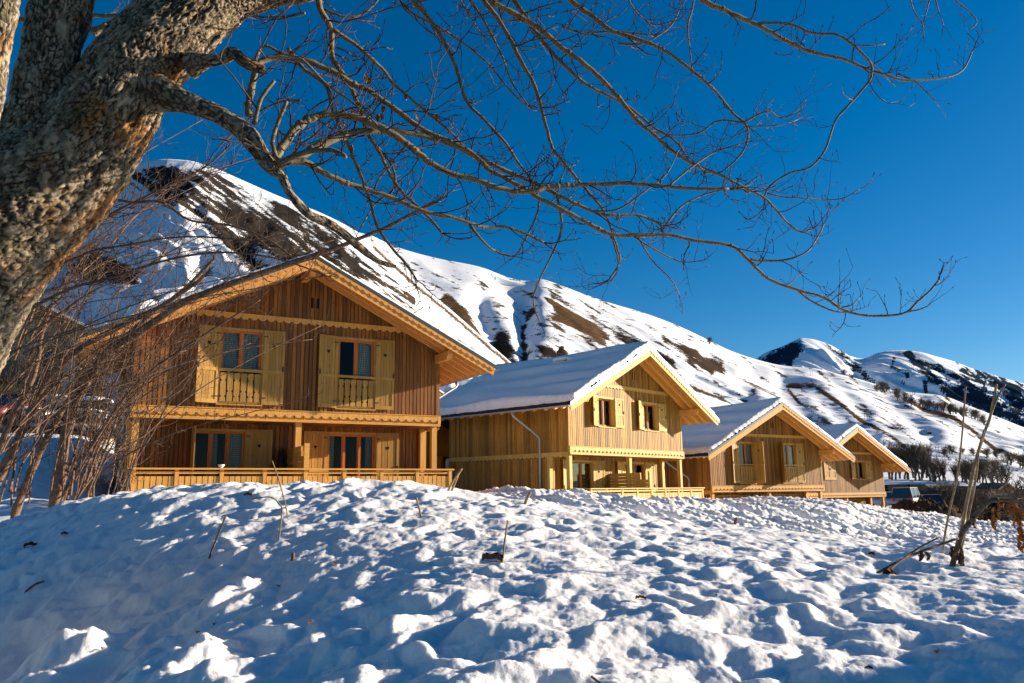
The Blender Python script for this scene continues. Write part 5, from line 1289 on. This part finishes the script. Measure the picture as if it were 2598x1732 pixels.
# ------------------------------------------------------------------ barn and far roofs at the right, houses, fence and lantern at the left
def house(name, p, yaw, w, d, h, rise, wallm, roofm, label, cat='house', snow=False, wins=(), ov=.5, woodm=None, door=None):
    c = empty(name, p, yaw, label, cat); hw = w / 2
    m = MB(); m.prism([(-hw, -1), (hw, -1), (hw, h), (0, h + rise), (-hw, h)], 0, d); m.build('wall', wallm, c)
    for s in (-1, 1):
        m = MB(); sl = rise / hw; e = hw + ov
        m.hexa([(0, -ov, h + rise + .02), (s * e, -ov, h + rise + .02 - sl * e), (s * e, d + ov, h + rise + .02 - sl * e), (0, d + ov, h + rise + .02), (0, -ov, h + rise + .2), (s * e, -ov, h + rise + .2 - sl * e), (s * e, d + ov, h + rise + .2 - sl * e), (0, d + ov, h + rise + .2)])
        r_ = m.build('roof', roofm, c)
        if snow:
            m = MB(); m.hexa([(0, -ov + .05, h + rise + .203), (s * (e - .15), -ov + .05, h + rise + .203 - sl * (e - .15)), (s * (e - .15), d + ov - .05, h + rise + .203 - sl * (e - .15)), (0, d + ov - .05, h + rise + .203), (0, -ov + .1, h + rise + .4), (s * (e - .25), -ov + .1, h + rise + .38 - sl * (e - .25)), (s * (e - .25), d + ov - .1, h + rise + .38 - sl * (e - .25)), (0, d + ov - .1, h + rise + .4)])
            m.build('roof_snow', M['roof_snow'], r_)
    for (x, z, ww, hh_, sh) in wins:
        m = MB(); m.box(x - ww / 2 - .1, x + ww / 2 + .1, -.06, -.004, z - .1, z + hh_ + .1); f = m.build('window', (woodm or WA)['frame'], c)
        m = MB(); m.box(x - ww / 2, x + ww / 2, -.075, -.063, z, z + hh_); m.box(x - .03, x + .03, -.09, -.076, z, z + hh_); m.build('pane', plain('house_glass', (.03, .035, .04), .1, .5), f)
        if sh:
            for s in (-1, 1): m = MB(); m.box(x + s * (ww * .5 + .12 + ww * .25) - ww * .24, x + s * (ww * .5 + .12 + ww * .25) + ww * .24, -.05, -.01, z - .02, z + hh_ + .02); m.build('shutter', (woodm or WA)['beam'], c)
    return c
M['plaster'] = plain('pale_plaster', (.5, .48, .46), .9, .1, 0, .06)
M['slate'] = plain('slate_roof', (.05, .06, .085), .6, .3, 0, .3)
M['oldwood'] = wood('weathered_boards', (.12, .07, .035), (.26, .15, .07), 'z')
h1 = house('stone_house', at(20, 1075, 50), R(10), 9.5, 8, 5.6, 2.4, M['stone'], M['oldwood'], 'old stone house with timber balcony behind the shrub stems at the left', snow=True, wins=((-2, 3.2, 1, 1.4, True), (2.2, 3.2, 1, 1.4, True), (.2, .4, 1.1, 1.5, False), (3.3, .4, 1, 1.4, False)), ov=.9)
m = MB(); m.box(-4.9, 4.9, -1.2, -.07, 2.5, 2.68); m.box(-4.9, 4.9, -1.2, -1.12, 3.5, 3.6)
for i in range(33): m.box(-4.85 + i * .3, -4.7 + i * .3, -1.18, -1.14, 2.68, 3.5)
m.build('balcony', M['oldwood'], h1)
house('plastered_house', at(305, 1050, 47), R(14), 6.4, 7, 3.4, 1.8, M['plaster'], M['oldwood'], 'grey plastered house with an orange shutter just left of the nearest chalet', wins=((-1.9, .5, .9, 1.3, True),), ov=.7)
house('barn', at(2352, 1270, 95), R(-52), 2.6, 3.0, .75, .95, M['oldwood'], M['slate'], 'small wooden barn with dark blue frosty roof behind the van', 'barn', wins=((.4, .0, .5, .45, False),), ov=.2)
house('barn', at(2552, 1250, 106), R(20), 2.6, 3, .5, .6, M['oldwood'], M['oldwood'], 'low brown hut roof peeping between bare trees at the right', 'barn', ov=.4)
house('wooden_chalet', at(1085, 1215, 40), R(38), 5.2, 5.5, 1.75, 1.3, WB['wall'], M['tile'], 'low wooden building with snowy roof glimpsed in the gap between the first two chalets', 'chalet', snow=True, wins=((1.2, .3, .7, .8, True),), ov=.6, woodm=WB)
fe = empty('picket_fence', at(0, 1062, 41), 0, 'dark wooden picket fence behind the parked cars at the left', 'fence')
pa, pb = at(-40, 1062, 41), at(300, 1062, 42); n = 74; m = MB()
for i in range(n):
    p = pa.lerp(pb, (i + .5) / n); h = .82 + .06 * math.sin(i * 2.7); m.hexa([(p.x - .04, p.y, p.z - .1), (p.x + .04, p.y, p.z - .1), (p.x + .04, p.y + .02, p.z - .1), (p.x - .04, p.y + .02, p.z - .1), (p.x - .036, p.y, p.z + h), (p.x + .036, p.y, p.z + h), (p.x + .036, p.y + .02, p.z + h), (p.x - .036, p.y + .02, p.z + h)])
local_to(m.build('pickets', M['oldwood'], None), fe)
for dz in (.2, .6):
    m = MB(); m.tube([pa + Vector((0, .05, dz)), pb + Vector((0, .05, dz))], .03, 4); local_to(m.build('rail', M['oldwood'], None), fe)
lp = at(153, 1060, 40.5); le = empty('lantern', lp, 0, 'small lantern on a post above the picket fence', 'lantern')
m = MB(); m.tube([lp, lp + Vector((0, 0, .85))], .03, 6); local_to(m.build('post', M['iron'], None), le)
m = MB(); m.tube([lp + Vector((0, 0, .85)), lp + Vector((0, 0, 1.08))], [.08, .14], 6); local_to(m.build('glass_housing', M['white'], None), le)
m = MB(); m.tube([lp + Vector((0, 0, 1.08)), lp + Vector((0, 0, 1.14)), lp + Vector((0, 0, 1.24))], [.17, .12, .02], 6); local_to(m.build('cap', M['iron'], None), le)
#@@CAM
# ------------------------------------------------------------------ camera, light
cam = bpy.data.cameras.new('camera'); cam.sensor_width = 36; cam.lens = 36 * FPX / 2598; cam.clip_start = .1; cam.clip_end = 20000
co = bpy.data.objects.new('camera', cam); COL.objects.link(co)
co.matrix_world = Matrix.Rotation(math.pi / 2 + PITCH, 4, 'X') @ Matrix.Rotation(ROLL, 4, 'Z')
sc.camera = co
SAZ, SEL = R(16.5), R(13.8)
sun = bpy.data.lights.new('sun', 'SUN'); sun.energy = 5.0; sun.angle = R(.5); sun.color = (1, .87, .7)
so = bpy.data.objects.new('sun', sun); COL.objects.link(so)
sd = Vector((math.cos(SEL) * math.cos(SAZ), math.cos(SEL) * math.sin(SAZ), math.sin(SEL)))
so.rotation_euler = sd.to_track_quat('Z', 'Y').to_euler()
w = bpy.data.worlds.new('World'); sc.world = w; w.use_nodes = True
nt = w.node_tree; bg = nt.nodes['Background']
sky = nt.nodes.new('ShaderNodeTexSky'); sky.sky_type = 'NISHITA'; sky.sun_disc = False
sky.sun_elevation = SEL; sky.sun_rotation = math.pi / 2 - SAZ; sky.altitude = 1600; sky.air_density = 1.0; sky.dust_density = .7; sky.ozone_density = 3.0
hs = nt.nodes.new('ShaderNodeHueSaturation'); hs.inputs['Saturation'].default_value = 1.38; nt.links.new(sky.outputs[0], hs.inputs['Color'])
nt.links.new(hs.outputs[0], bg.inputs[0]); bg.inputs[1].default_value = .054
sc.view_settings.view_transform = 'Standard'; sc.view_settings.look = 'None'; sc.view_settings.exposure = 1.2; sc.view_settings.gamma = 1
